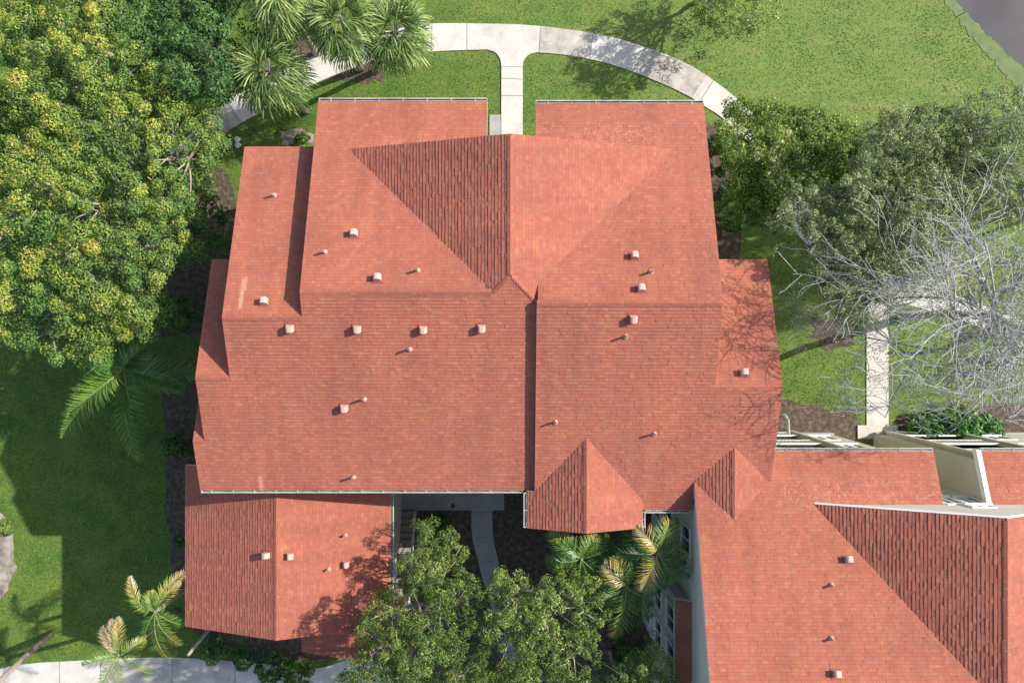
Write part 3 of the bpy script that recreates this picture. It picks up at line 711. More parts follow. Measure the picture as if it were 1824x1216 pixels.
beds = [('mulch_bed', [(292, 650), (350, 640), (420, 700), (430, 1150), (345, 1130), (305, 1000), (292, 830)], 'mulch', 10),
        ('mulch_bed', [(700, 905), (845, 905), (860, 1040), (900, 1200), (700, 1200)], 'mulch', 2),
        ('mulch_bed', [(862, 880), (1175, 860), (1180, 1300), (930, 1300)], 'mulch', 2),
        ('mulch_bed', [(1250, 215), (1292, 235), (1312, 300), (1318, 470), (1240, 480), (1180, 400)], 'mulch', 7),
        ('mulch_bed', [(1390, 712), (1450, 722), (1527, 740), (1527, 782), (1380, 782)], 'mulch', 5),
        ('mulch_bed', [(1598, 742), (1690, 745), (1760, 715), (1900, 730), (1900, 785), (1598, 782)], 'mulch', 5),
        ('mulch_bed', [(330, 300), (400, 300), (440, 460), (430, 600), (280, 600), (230, 500)], 'mulch', 10),
        ('mulch_bed', [(430, 1120), (640, 1120), (650, 1175), (440, 1172)], 'mulch', 5),
        ('mulch_bed', [(1450, 572), (1500, 560), (1530, 575), (1525, 615), (1480, 630), (1448, 605)], 'mulch', 10),
        ('sand_bed', [(-40, 900), (8, 915), (25, 960), (28, 1010), (15, 1050), (-10, 1085), (-60, 1080)], 'sand', 4),
        ('mulch_bed', [(530, 60), (600, 75), (690, 115), (680, 145), (630, 148), (560, 130), (520, 100)], 'mulch', 7),
        ('sand_bed', [(500, 235), (530, 230), (560, 238), (560, 256), (505, 256)], 'sand', 4)]
for i, (nm, pts, mt, wb) in enumerate(beds):
    q_ = wob(pts, wb * .7, 4); sheet(nm, G(smooth(q_ + q_[:1], 4)[:-1]), .004 + .001 * i, M[mt])
bank = [(1655, -60), (1690, 15), (1738, 75), (1795, 140), (1860, 205), (2100, 400), (2100, -200), (1655, -200)]
jag = lambda P, a: [(x + random.uniform(-a, a), y + random.uniform(-a, a)) for x, y in P]
sheet('pond_bank', G(jag(smooth(bank[:6], 16), 4) + bank[6:]), .017, M['bank'])
pond = [(1672, -60), (1706, 5), (1752, 55), (1790, 92), (1830, 128), (1900, 200), (2100, 370), (2100, -200), (1672, -200)]
sheet('pond', G(jag(smooth(pond[:7], 12), 2) + pond[7:]), .021, M['water'])
for poly in (bank, pond): EXCL.append(G(poly))
EXCL += [[(x, y) for x, y in rect(-10.3, 8.4, -5.2, 2.4)], rect(-8.8, 6.3, 2.4, 7.6), rect(-11.5, -4.8, -12, -5), rect(6.1, 24, -17, -4.1), rect(-4.9, 6.1, -14, -5), G(beds[9][1]), G(beds[4][1]), G(beds[5][1])]

# ---------------------------------------------------------------- lawn blades
def inpoly(x, y, poly):
    c = np.zeros(len(x), bool); n = len(poly); j = n - 1
    for i in range(n):
        xi, yi = poly[i]; xj, yj = poly[j]
        if yi != yj:
            c ^= ((yi > y) != (yj > y)) & (x < (xj - xi) * (y - yi) / (yj - yi) + xi)
        j = i
    return c
def lawn(n):
    x = RNG.uniform(-23.5, 23.5, n); y = RNG.uniform(-15.6, 15.6, n); ok = np.ones(n, bool)
    for p in EXCL: ok &= ~inpoly(x, y, p)
    # nothing grows under the dense left crown where nothing shows
    x, y = x[ok], y[ok]; n = len(x)
    a = RNG.uniform(0, 2 * np.pi, n); h = RNG.uniform(.015, .050, n); wd = RNG.uniform(.012, .032, n); ln = RNG.uniform(.02, .07, n); a2 = RNG.uniform(0, 2 * np.pi, n)
    V = np.zeros((n, 3, 3)); dx, dy = np.cos(a) * wd, np.sin(a) * wd
    V[:, 0, 0] = x - dx; V[:, 0, 1] = y - dy; V[:, 1, 0] = x + dx; V[:, 1, 1] = y + dy
    V[:, 2, 0] = x + np.cos(a2) * ln; V[:, 2, 1] = y + np.sin(a2) * ln; V[:, 2, 2] = h; V[:, :2, 2] = -.01
    A = (x * .69 - y * .72); B = (x * .72 + y * .69); open_ = np.clip((B - 7) / 9, 0, 1)
    st = np.sin(B * 2.1 + 1.5 * np.sin(A * .33) + .8 * np.sin(A * .9 + B)) * .5 + np.sin(B * 4.7 + 2 * np.sin(A * .5 + 1)) * .3 + np.sin(A * .8 + 2 * np.sin(B * .6)) * .4
    f = .45 + .12 * np.sin(x * .9 + 1.3 * np.sin(y * .7)) * np.sin(y * 1.1 + x * .3) + .07 * np.sin(x * 2.7 + y) * np.sin(y * 3.1 - x) + .05 * np.sin(x * 7.1 + 2 * np.sin(y * 5)) * np.sin(y * 6.3) + open_ * (.30 + .60 * st)
    t = f + RNG.normal(0, .22, n)
    return quads_mesh('grass', V, t, M['blade'], k=3)
tag(lawn(420000), 'short green lawn grass growing around the paths', 'grass', kind='stuff')

# ---------------------------------------------------------------- trees
def leaf_cloud(c, r, n, size, tint, up=.35, flat=.8, aspect=.55, tj=.14, full=False, tip=0.0):
    """c (m,3) clump centres, r (m,) radii -> leaf quads, n leaves per clump"""
    m = len(c); N = m * n
    C = np.repeat(c, n, 0); Rr = np.repeat(r, n); T = np.repeat(tint, n)
    d = RNG.normal(size=(N, 3))
    if not full: d[:, 2] = np.abs(d[:, 2]) * 1.0 - .25
    d /= np.linalg.norm(d, axis=1)[:, None]
    rad = Rr * RNG.uniform(.35, 1.0, N) ** .6
    P = C + d * rad[:, None] * np.array([1, 1, flat])
    nn = d * .9 + RNG.normal(0, .55, (N, 3)) + np.array([0, 0, up]); nn /= np.linalg.norm(nn, axis=1)[:, None]
    a = np.cross(nn, RNG.normal(size=(N, 3))); a /= np.linalg.norm(a, axis=1)[:, None]; b = np.cross(nn, a)
    s = size * RNG.uniform(.6, 1.35, N)
    V = np.stack([P - a * s[:, None], P + b * (s * aspect)[:, None] + nn * (s * .1)[:, None], P + a * s[:, None], P - b * (s * aspect)[:, None] + nn * (s * .1)[:, None]], 1)
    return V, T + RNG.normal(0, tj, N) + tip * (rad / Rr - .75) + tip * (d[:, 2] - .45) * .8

def scatter_poly(poly, spacing, tries=40):
    """blue-noise-like points inside a pixel polygon"""
    xs = [p[0] for p in poly]; ys = [p[1] for p in poly]; area = (max(xs) - min(xs)) * (max(ys) - min(ys))
    n = int(area / (spacing * spacing) * 6)
    X = RNG.uniform(min(xs), max(xs), n); Y = RNG.uniform(min(ys), max(ys), n); k = inpoly(X, Y, poly); X, Y = X[k], Y[k]
    cell = {}; out = []
    for x, y in zip(X, Y):
        gx, gy = int(x // spacing), int(y // spacing); bad = False
        for i in (-1, 0, 1):
            for j in (-1, 0, 1):
                for q in cell.get((gx + i, gy + j), ()):
                    if (q[0] - x) ** 2 + (q[1] - y) ** 2 < spacing ** 2: bad = True; break
        if not bad: cell.setdefault((gx, gy), []).append((x, y)); out.append((x, y))
    return np.array(out)
def fbm(x, y, s, seed):
    v = 0; a = 1
    for o in range(3):
        v = v + a * np.sin(x * s + seed * 1.7 + 1.9 * np.sin(y * s * .8 + seed)) * np.cos(y * s * 1.1 + seed * 2.3 + 1.3 * np.sin(x * s * .7)); s *= 2.1; a *= .5; seed += 3.1
    return v / 1.75

def limbs(mb, base, fork, targets, r0, groups=7, twig=.02, bend=.25):
    """trunk to fork, main limbs to cluster centres, thinner branches to the leaf clumps"""
    base, fork = Vector(base), Vector(fork)
    mid = base.lerp(fork, .5) + Vector((random.uniform(-.15, .15), random.uniform(-.15, .15), 0))
    mb.tube([base - Vector((0, 0, .05)), base + Vector((0, 0, .25)), mid, fork], [r0 * 1.5, r0 * 1.1, r0 * .9, r0 * .75], 10)
    T = np.array(targets); idx = RNG.choice(len(T), min(groups, len(T)), replace=False); cen = T[idx].copy()
    for _ in range(5):
        lab = np.argmin(((T[:, None, :] - cen[None]) ** 2).sum(2), 1)
        for k in range(len(cen)):
            if (lab == k).any(): cen[k] = T[lab == k].mean(0)
    for k in range(len(cen)):
        c = Vector(cen[k]) - Vector((0, 0, .5)); L = (c - fork).length
        m1 = fork.lerp(c, .35) + Vector((random.gauss(0, .08 * L), random.gauss(0, .08 * L), -.04 * L)); m2 = fork.lerp(c, .7) + Vector((random.gauss(0, .06 * L), random.gauss(0, .06 * L), .05 * L))
        mb.tube([fork - Vector((0, 0, .1)), m1, m2, c], [r0 * .55, r0 * .42, r0 * .3, r0 * .18], 7)
        S = T[lab == k]
        for q in S[RNG.permutation(len(S))[:26]]:
            q = Vector(q) - Vector((0, 0, .1)); t = random.uniform(.25, 1); st_ = m1.lerp(c, t); l2 = (q - st_).length
            mm = st_.lerp(q, .5) + Vector([random.gauss(0, bend * l2 * .4) for _ in range(3)])
            mb.tube([st_, mm, q], [r0 * .14 + .008, r0 * .09 + .006, twig * .5], 5)

def tree(name, label, cat, base_px, poly, z0, dome, bark, leaf, spacing=26, rad=(.28, .45), nleaf=120, size=.07, tint=(.45, .2), seed=1, group=None, cover=1.0, lowfrac=.5, r0=.25, forkz=None, flat=.8, aspect=.55, tjit=.14, layers=1, limb_groups=8, topbonus=.25, full=False, cx=None, tip=0.0, holes=()):
    """broadleaf tree: poly is the crown outline as seen from above; z0 edge height, dome = extra height in the middle"""
    bx = at(*base_px); root = thing(name, label, cat, (bx.x, bx.y, 0), group)
    pts = scatter_poly(poly, spacing)
    for hx, hy, hr in holes: pts = pts[(pts[:, 0] - hx) ** 2 + (pts[:, 1] - hy) ** 2 > hr * hr]
    if cover < 1: pts = pts[fbm(pts[:, 0], pts[:, 1], .035, seed) * .5 + .5 + RNG.uniform(-.15, .15, len(pts)) < cover]
    c0 = np.array(cx if cx else (np.mean([p[0] for p in poly]), np.mean([p[1] for p in poly])))
    dist = np.linalg.norm(pts - c0, axis=1); dist = np.clip(dist / np.percentile(dist, 97), 0, 1.1)
    hf = fbm(pts[:, 0], pts[:, 1], .030, seed)
    z = z0 + dome * (1 - dist ** 2) + .55 * hf + RNG.normal(0, .22, len(pts))
    k = (H - z) / F
    W = np.stack([(pts[:, 0] - 912) * k, -(pts[:, 1] - 608) * k, z], 1)
    r = RNG.uniform(rad[0], rad[1], len(W))
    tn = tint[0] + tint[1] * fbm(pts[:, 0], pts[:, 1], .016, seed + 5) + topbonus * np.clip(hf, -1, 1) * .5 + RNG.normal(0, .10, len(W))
    V, T = leaf_cloud(W, r, nleaf, size, tn, flat=flat, aspect=aspect, tj=tjit, full=full, tip=tip)
    Vs, Ts = [V], [T]
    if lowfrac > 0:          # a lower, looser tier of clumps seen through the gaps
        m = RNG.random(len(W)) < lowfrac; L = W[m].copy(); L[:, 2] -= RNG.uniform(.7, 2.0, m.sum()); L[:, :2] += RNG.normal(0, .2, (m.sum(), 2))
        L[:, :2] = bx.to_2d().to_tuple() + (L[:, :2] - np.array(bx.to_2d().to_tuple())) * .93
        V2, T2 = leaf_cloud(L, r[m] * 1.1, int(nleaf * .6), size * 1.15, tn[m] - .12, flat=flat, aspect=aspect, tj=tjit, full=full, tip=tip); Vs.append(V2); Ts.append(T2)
    mb = MB(); cen = W.mean(0); fz = forkz if forkz else z0 * .45
    fork = Vector((bx.x + (cen[0] - bx.x) * .25, bx.y + (cen[1] - bx.y) * .25, fz))
    limbs(mb, (bx.x, bx.y, 0), fork, W, r0, limb_groups)
    mb.build('trunk', M[bark], root, True)
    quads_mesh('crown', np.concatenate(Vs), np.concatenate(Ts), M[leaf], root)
    return root

tree('flowering_tree', 'huge spreading tree with yellow flower clusters left of the main roof', 'tree', (300, 420),
     [(-60, 225), (60, 200), (150, 190), (230, 150), (330, 160), (385, 190), (392, 255), (366, 300), (362, 380), (352, 440), (300, 460), (285, 520), (305, 560), (262, 600), (205, 596), (168, 648), (100, 640), (40, 615), (-60, 610)],
     6.2, 2.0, 'bark_pale', 'leaf_yellow', spacing=21, rad=(.27, .44), nleaf=400, size=.043, tip=.45, aspect=.5, tint=(.43, .16), seed=2, cx=(140, 400), lowfrac=.6, r0=.32, limb_groups=12, topbonus=.5)
tree('flowering_tree', 'yellow-flowering tree filling the top left corner of the view', 'tree', (200, 110),
     [(-60, -70), (215, -70), (228, 0), (240, 60), (270, 100), (290, 165), (200, 200), (100, 215), (-60, 240)],
     6.6, 1.6, 'bark_pale', 'leaf_yellow', spacing=21, rad=(.27, .44), nleaf=400, size=.043, tip=.45, aspect=.5, tint=(.47, .16), seed=11, cx=(60, 60), lowfrac=.6, r0=.28, limb_groups=9, topbonus=.5)
tree('broadleaf_tree', 'deep green tree between the yellow-flowering crowns and the fan palms', 'tree', (420, 110),
     [(225, -70), (440, -70), (415, 30), (400, 80), (408, 120), (395, 170), (340, 170), (280, 160), (250, 90)],
     6.2, .9, 'bark', 'leaf_dark', spacing=19, rad=(.24, .42), nleaf=260, size=.05, tip=.2, tint=(.55, .2), seed=6, lowfrac=.6, r0=.2, topbonus=.4)
tree('broadleaf_tree', 'dark leafy tree in the shade between the big left tree and the west roof edge', 'tree', (430, 400),
     [(345, 330), (385, 345), (412, 390), (395, 440), (350, 450), (320, 420)],
     3.6, .6, 'bark', 'leaf_dark', spacing=18, rad=(.22, .38), nleaf=90, size=.07, tint=(.45, .2), seed=8, lowfrac=.5, r0=.1)
tree('oak_tree', 'light green oak standing beside the outside stair at the bottom', 'tree', (745, 1030),
     [(748, 945), (760, 927), (790, 932), (818, 950), (830, 985), (815, 1005), (818, 1030), (785, 1045), (740, 1060), (715, 1040), (706, 1010), (722, 985), (744, 975)],
     7.4, 1.0, 'bark_pale', 'leaf_oak', spacing=13, rad=(.15, .27), nleaf=190, size=.036, tint=(.55, .15), seed=3, lowfrac=.8, r0=.13, aspect=.4, tjit=.2, full=True)
tree('oak_tree', 'light green oak covering the foot of the small gabled roof at the bottom edge', 'tree', (730, 1090),
     [(655, 1085), (690, 1062), (740, 1055), (790, 1045), (840, 1025), (860, 1060), (870, 1110), (860, 1170), (850, 1270), (585, 1270), (595, 1195), (640, 1170), (632, 1120)],
     8.2, 1.2, 'bark_pale', 'leaf_oak', spacing=14, rad=(.15, .28), nleaf=190, size=.037, tint=(.48, .2), seed=4, lowfrac=.9, r0=.2, aspect=.4, tjit=.2, full=True, cover=.72)
tree('oak_tree', 'light green oak over the curved courtyard path, bottom centre', 'tree', (900, 1080),
     [(868, 1060), (885, 1020), (925, 1028), (950, 1050), (985, 1030), (1035, 1022), (1068, 1040), (1085, 1085), (1070, 1130), (1065, 1200), (1040, 1270), (850, 1270), (860, 1180), (862, 1110)],
     7.8, 1.3, 'bark_pale', 'leaf_oak', spacing=14, rad=(.15, .28), nleaf=190, size=.037, tint=(.56, .15), seed=5, lowfrac=.9, r0=.2, aspect=.4, tjit=.2, full=True, cover=.78)
tree('oak_tree', 'small light green treetop by the courtyard wall at the bottom edge', 'tree', (1090, 1160),
     [(1085, 1216), (1110, 1180), (1160, 1155), (1200, 1180), (1215, 1240), (1200, 1280), (1080, 1280)],
     8.2, .8, 'bark_pale', 'leaf_oak', spacing=14, rad=(.15, .28), nleaf=190, size=.037, tint=(.55, .15), seed=9, lowfrac=.8, r0=.12, aspect=.4, tjit=.2, full=True)
tree('broadleaf_tree', 'yellow-green tree at the end of the arched path beside the east roof edge', 'tree', (1370, 330),
     [(1290, 185), (1340, 175), (1400, 190), (1470, 205), (1530, 222), (1548, 260), (1530, 300), (1490, 330), (1440, 335), (1400, 380), (1350, 390), (1310, 400), (1288, 370), (1310, 320), (1300, 270), (1282, 240)],
     5.0, 1.4, 'bark', 'leaf_olive', spacing=13, rad=(.20, .36), nleaf=190, size=.048, tint=(.48, .32), seed=12, lowfrac=.8, r0=.16, aspect=.45, tjit=.2, full=True, cover=1.0, holes=((1335, 250, 8),))
tree('broadleaf_tree', 'added low dark tree standing in for the shaded part of the yellow-green one', 'tree', (1340, 370),
     [(1300, 300), (1340, 285), (1400, 320), (1425, 360), (1410, 395), (1360, 405), (1310, 400), (1296, 350)],
     3.2, .9, 'bark', 'leaf_dark', spacing=14, rad=(.18, .32), nleaf=110, size=.05, tint=(.62, .25), seed=13, lowfrac=.5, r0=.09, aspect=.45, tjit=.2, full=True)  # extra tree; its dark leaves paint the yellow-green crown's shaded lower left
tree('oak_tree', 'broad grey-green oak overhanging the right-hand path junction', 'tree', (1540, 370),
     [(1548, 225), (1600, 190), (1660, 185), (1720, 205), (1790, 235), (1780, 330), (1740, 385), (1690, 400), (1650, 430), (1655, 480), (1600, 520), (1560, 570), (1510, 590), (1480, 550), (1450, 500), (1455, 460), (1425, 420), (1385, 385), (1420, 335), (1490, 322), (1535, 300)],
     8.2, 1.6, 'bark', 'leaf_grey', spacing=14, rad=(.16, .30), nleaf=210, size=.040, tint=(.58, .2), seed=14, lowfrac=.9, r0=.22, holes=((1621, 400, 15), (1432, 425, 18), (1600, 505, 22), (1560, 545, 16)), aspect=.4, tjit=.2, full=True, cover=.9, limb_groups=10)
tree('oak_tree', 'thin grey-green oak on the right edge with bare twigs showing through', 'tree', (1700, 330),
     [(1690, 195), (1740, 170), (1790, 160), (1870, 150), (1890, 400), (1820, 400), (1770, 370), (1740, 300)],
     8.4, 1.0, 'bark_grey', 'leaf_grey', spacing=14, rad=(.16, .30), nleaf=150, size=.040, tint=(.58, .2), seed=16, lowfrac=.5, r0=.13, aspect=.4, tjit=.2, full=True, cover=.72, limb_groups=7)
tree('broadleaf_tree', 'sparse pale yellow-green tree cut off by the top edge above the lawn', 'tree', (1240, 6),
     [(1232, 25), (1235, -40), (1290, -90), (1370, -90), (1410, -40), (1392, 10), (1375, 42), (1330, 58), (1290, 64), (1255, 48)],
     2.9, .9, 'bark_pale', 'leaf_olive', spacing=12, rad=(.20, .34), nleaf=95, size=.050, tint=(.74, .2), seed=21, lowfrac=.5, r0=.09, aspect=.4, tjit=.2, full=True, cover=.82)

tree('oak_tree', 'grey-green oak just outside the right edge, shading the lawn by the east wall', 'tree', (2150, 300),
     [(1960, 150), (2080, 110), (2200, 110), (2290, 160), (2310, 290), (2240, 370), (2100, 400), (1990, 385), (1945, 270)],
     7.6, 1.4, 'bark', 'leaf_grey', spacing=15, rad=(.22, .38), nleaf=120, size=.06, tint=(.58, .2), seed=24, lowfrac=.5, r0=.2, aspect=.4, tjit=.2, full=True, cover=.9)

def shrub(label, px, py, r, h, leaf, seed, n=14, size=.06, tint=.5, nleaf=70, name='shrub', group=None):
    b = at(px, py); root = thing(name, label, 'shrub', (b.x, b.y, 0), group)
    a = RNG.uniform(0, 2 * np.pi, n); q = r * np.sqrt(RNG.random(n)); zz = h * (.45 + .5 * (1 - (q / r) ** 2)) * RNG.uniform(.75, 1.1, n)
    W = np.stack([b.x + np.cos(a) * q, b.y + np.sin(a) * q, zz], 1)
    V, T = leaf_cloud(W, np.full(n, max(.13, r * .38)), nleaf, size, np.full(n, tint) + RNG.normal(0, .1, n), full=True)
    quads_mesh('foliage', V, T, M[leaf], root)
    m = MB()
    for k in range(min(n, 9)): m.tube([b, b.lerp(Vector(W[k]), .5) + Vector((0, 0, .05)), Vector(W[k])], [.025, .018, .008], 5)
    m.build('stem', M['bark'], root); return root
SH = [(1280, 262, .42, .9, 'leaf_dark', 'dark shrub hugging the east wall at its north corner'),
      (1284, 300, .42, 1.1, 'leaf_dark', 'dark shrub second from the north corner along the east wall'),
      (1288, 352, .45, 1.2, 'leaf_dark', 'dark shrub midway along the east wall of the main building'),
      (1300, 400, .42, 1.0, 'leaf_dark', 'dark shrub along the east wall, last before the lower roof step'),
      (1640, 765, .7, 1.2, 'leaf_gloss', 'bright glossy shrub right of the small concrete pad'),
      (1690, 755, .8, 1.5, 'leaf_gloss', 'bright glossy shrub, the large middle one under the bare branches'),
      (1740, 765, .65, 1.1, 'leaf_gloss', 'bright glossy shrub farthest from the small concrete pad'),
      (1575, 788, .25, .7, 'leaf_olive', 'small yellowish shrub at the entrance well of the neighbour building'),
      (390, 1150, .5, 1.2, 'leaf_dark', 'dark shrub in the shade below the southwest corner of the small roof'),
      (490, 1178, .55, 1.3, 'leaf_dark', 'dark green shrub leaning over the lower left path'),
      (540, 1195, .6, 1.4, 'leaf_oak', 'dull green shrub beside the lower left path near the oak'),
      (440, 1165, .45, 1.0, 'leaf_dark', 'dark shrub between the lower left path and the small building'),
      (330, 960, .30, .6, 'leaf_dark', 'low dark shrub in the mulch west of the small building'),
      (322, 790, .55, 1.1, 'leaf_dark', 'dark shrub in the mulch strip beside the west wall, near the feather palm'),
      (330, 560, .7, 1.5, 'leaf_dark', 'dark shaded shrub under the south edge of the big left crown'),
      (1110, 1150, .6, 1.5, 'leaf_dark', 'dark shrub in the deep courtyard shade below the palms'),
      (990, 940, .5, .9, 'leaf_dark', 'dark low shrub near the rear gable in the courtyard'),
      (780, 935, .45, .8, 'leaf_dark', 'dark low shrub beneath the landing next to the stair oak'),
      (540, 252, .28, .35, 'leaf_oak', 'low green shrub at the corner between two north eaves'),
      (12, 935, .35, .5, 'leaf_oak', 'small green shrub in the sandy bed at the left edge'),
      (1490, 1000, .1, .1, 'leaf_oak', None)]
for i, (px, py, r, h, lf, lb) in enumerate(SH):
    if lb: shrub(lb, px, py, r, h, lf, i, n=int(10 + r * 22), size=.07 if lf != 'leaf_gloss' else .085, tint=.5)

# ---------------------------------------------------------------- bare tree
def bare_tree():
    b = at(1606, 566); root = thing('bare_tree', 'leafless grey tree with long pale twigs over the right-hand path', 'tree', (b.x, b.y, 0))
    m = MB(); tips = []
    random.seed(31)
    def grow(p, d, L, r, lvl):
        n = 5 if lvl < 2 else 4; pts = [p]; rr = [r]; q = p.copy(); dd = d.copy()
        for i in range(n):
            dd = (dd + Vector([random.gauss(0, .17) for _ in range(3)]) + Vector((0, 0, .03 if lvl < 3 else -.07))).normalized(); q = q + dd * (L / n)
            if q.y < -2.2 and lvl > 0: dd.y = abs(dd.y) * .5
            if q.z > 13.2: q.z = 13.2; dd.z = -abs(dd.z) * .3
            pts.append(q.copy()); rr.append(r * (1 - .55 * (i + 1) / n))
        rr = [max(v, .0095) for v in rr]
        m.tube(pts, rr, 8 if lvl < 2 else (5 if lvl < 3 else 3), lvl < 2)
        if lvl >= 5: tips.append(q); return
        kids = (0, 4, 4, 4, 3)[lvl] if lvl else 0
        for k in range(kids):
            t = random.uniform(.25, 1) * n; i = min(int(t), n - 1); s = pts[i].lerp(pts[i + 1], t - i)
            ax = Vector([random.gauss(0, 1) for _ in range(3)]); side = ax.cross(dd)
            if side.length < .01: continue
            side.normalize(); side.z *= .5
            nd = (dd * .75 + side * random.uniform(.5, .95)).normalized()
            grow(s, nd, L * random.uniform(.52, .75), rr[i] * .58, lvl + 1)
    fork = b + Vector((.3, -.3, 7.2)); m.tube([b - Vector((0, 0, .1)), b + Vector((.05, 0, .3)), b + Vector((.15, .1, 3.5)), fork], [.28, .19, .14, .11], 10)
    for ang, el, L in ((186, 42, 5.2), (218, 36, 4.8), (240, 36, 3.2), (165, 44, 4.9), (203, 34, 5.0), (150, 36, 4.2), (176, 30, 4.6), (205, 62, 3.4), (90, 50, 3.2), (228, 50, 3.4)):
        grow(fork + Vector((0, 0, random.uniform(-.5, .3))), Vector((math.cos(R(ang)) * math.cos(R(el)), math.sin(R(ang)) * math.cos(R(el)), math.sin(R(el)))), L, .105, 1)
    m.build('trunk', M['bark_grey'], root, True)
    T = np.array([tuple(t) for t in tips]); k = RNG.random(len(T)) < .6; T = T[k]; T[:, 2] -= .25; T = T[T[:, 1] < 4.5]
    V, tt = leaf_cloud(T, np.full(len(T), .26), 16, .036, np.full(len(T), .6), full=True, aspect=.4); quads_mesh('crown', V, tt, M['leaf_grey'], root)
bare_tree()

# ---------------------------------------------------------------- palms
class Blades:
    def __init__(s): s.V = []; s.T = []
    def strip(s, pts, ws, side, tint):
        """flat tapering blade through pts with half widths ws, side = width direction"""
        for i in range(len(pts) - 1):
            a, b = pts[i], pts[i + 1]; s.V.append([tuple(a - side * ws[i]), tuple(a + side * ws[i]), tuple(b + side * ws[i + 1]), tuple(b - side * ws[i + 1])]); s.T.append(tint)
    def build(s, name, mat, parent): return quads_mesh(name, np.array(s.V), np.array(s.T), mat, parent)
def trunk_mesh(base, top, r, parent, lean=.0, mat='palm_trunk'):
    m = MB(); base, top = Vector(base), Vector(top); n = 10; pts = []; rr = []
    for i in range(n + 1):
        t = i / n; p = base.lerp(top, t); p.z = base.z + (top.z - base.z) * (t ** .9); pts.append(p); rr.append(r * (1.35 - .4 * t if i < 2 else 1 + .06 * (i % 2)))
    m.tube(pts, rr, 12); return m.build('trunk', M[mat], parent, True)
def fan_palm(label, crown_px, z, base_px, rad=1.5, seed=1, nf=34, tint=.5):
    random.seed(seed); c = at(*crown_px, z); b = at(*base_px)
    root = thing('fan_palm', label, 'palm tree', (b.x, b.y, 0), 'fan palms around the path at the top left'); trunk_mesh(b, c - Vector((0, 0, .15)), .11, root)
    pet = MB()
    for k in range(nf):
        bl = Blades()
        az = k * 2.39996 + random.uniform(-.2, .2); f = k / nf; el = R(78 - 112 * f + random.uniform(-8, 8)); L = rad * (.42 + .12 * random.random()) * (.75 + .35 * f)
        d = Vector((math.cos(az) * math.cos(el), math.sin(az) * math.cos(el), math.sin(el)))
        p1 = c + d * L * .55; d2 = (d + Vector((0, 0, -.25))).normalized(); p2 = p1 + d2 * L * .45
        pet.tube([c, p1, p2], [.025, .018, .013], 5)
        fw = (d2 + Vector((0, 0, -.25))).normalized(); sd_ = fw.cross(Vector((0, 0, 1)))
        if sd_.length < .05: sd_ = Vector((1, 0, 0))
        sd_.normalize(); nr = sd_.cross(fw).normalized()
        nb = 26; tn = tint + random.uniform(-.15, .15) - .25 * max(0, f - .6)
        for j in range(nb):
            a = R(-105 + 210 * j / (nb - 1)) + random.uniform(-.03, .03)
            dj = fw * math.cos(a) + sd_ * math.sin(a); dj = (dj + nr * (.12 * abs(math.sin(a)) + random.uniform(-.05, .05))).normalized()
            Lb = rad * .62 * (1 - .34 * (abs(a) / R(105)) ** 2) * random.uniform(.88, 1.08)
            q1 = p2 + dj * Lb * .5; dr = (dj + Vector((0, 0, -.35 - .35 * random.random()))).normalized(); q2 = q1 + dr * Lb * .3; q3 = q2 + (dr + Vector((0, 0, -.9))).normalized() * Lb * .24
            side = dj.cross(nr).normalized(); side = (side + nr * random.uniform(-.5, .5)).normalized()
            bl.strip([p2, q1, q2, q3], [.008, .027, .019, .002], side, tn + random.gauss(0, .20))
        bl.build('frond', M['frond_sabal'], root)
    pet.build('petiole', M['pipe'] if False else M['bark_pale'], root)
fan_palm('fan palm standing over the left end of the arched path', (480, 128), 5.4, (545, 200), 1.85, 1, 24, .40)
fan_palm('pale fan palm at the top, left of a twin pair over the path', (612, 40), 6.0, (643, 124), 1.85, 2, 24, .48)
fan_palm('pale fan palm at the top, right of a twin pair next to the white path', (702, 58), 5.4, (668, 128), 1.75, 3, 24, .47)
fan_palm('fan palm with a long leaning trunk cut off by the top edge', (500, -12), 6.6, (564, 97), 1.75, 4, 24, .60)

def feather(bl, rb_, c, az, L, el0, droop, ll=.5, n=34, tint=.4, curl=0, tip_tint=None, width=.017, wind=(0, 0, 0)):
    """one pinnate frond with a bending midrib"""
    d = Vector((math.cos(az) * math.cos(el0), math.sin(az) * math.cos(el0), math.sin(el0))); p = c.copy(); pts = [p.copy()]; ds = [d.copy()]; seg = 14
    for i in range(seg):
        d = (d + Vector((0, 0, -droop / seg)) + Vector((-math.sin(az), math.cos(az), 0)) * curl / seg + Vector(wind) / seg).normalized(); p = p + d * L / seg; pts.append(p.copy()); ds.append(d.copy())
    rb_.tube(pts, [.028 * (1 - .85 * i / seg) for i in range(seg + 1)], 5)
    for i in range(n):
        t = (.12 + .88 * i / (n - 1)); f = t * seg; k = min(int(f), seg - 1); q = pts[k].lerp(pts[k + 1], f - k); dd = ds[k]
        s = dd.cross(Vector((0, 0, 1)))
        if s.length < .05: s = Vector((1, 0, 0))
        s.normalize(); up = s.cross(dd).normalized(); l = ll * (math.sin(math.pi * min(.98, .12 + .86 * t)) ** .6) * random.uniform(.85, 1.1)
        for sg in (-1, 1):
            a = (s * sg * .8 + dd * (.45 + .5 * t + random.gauss(0, .13)) + up * random.uniform(-.12, .32)).normalized(); q1 = q + a * l * .5; a2 = (a + Vector((0, 0, -.45 - random.random() * .3)) + Vector(wind) * .4).normalized(); q2 = q1 + a2 * l * .5
            tt = tint + random.gauss(0, .07) + ((tip_tint - tint) * max(0, t * 1.6 - .6) if tip_tint is not None else 0)
            bl.strip([q, q1, q2], [width * .7, width, .002], up.cross(a).normalized() * .75 + up * .5, tt)
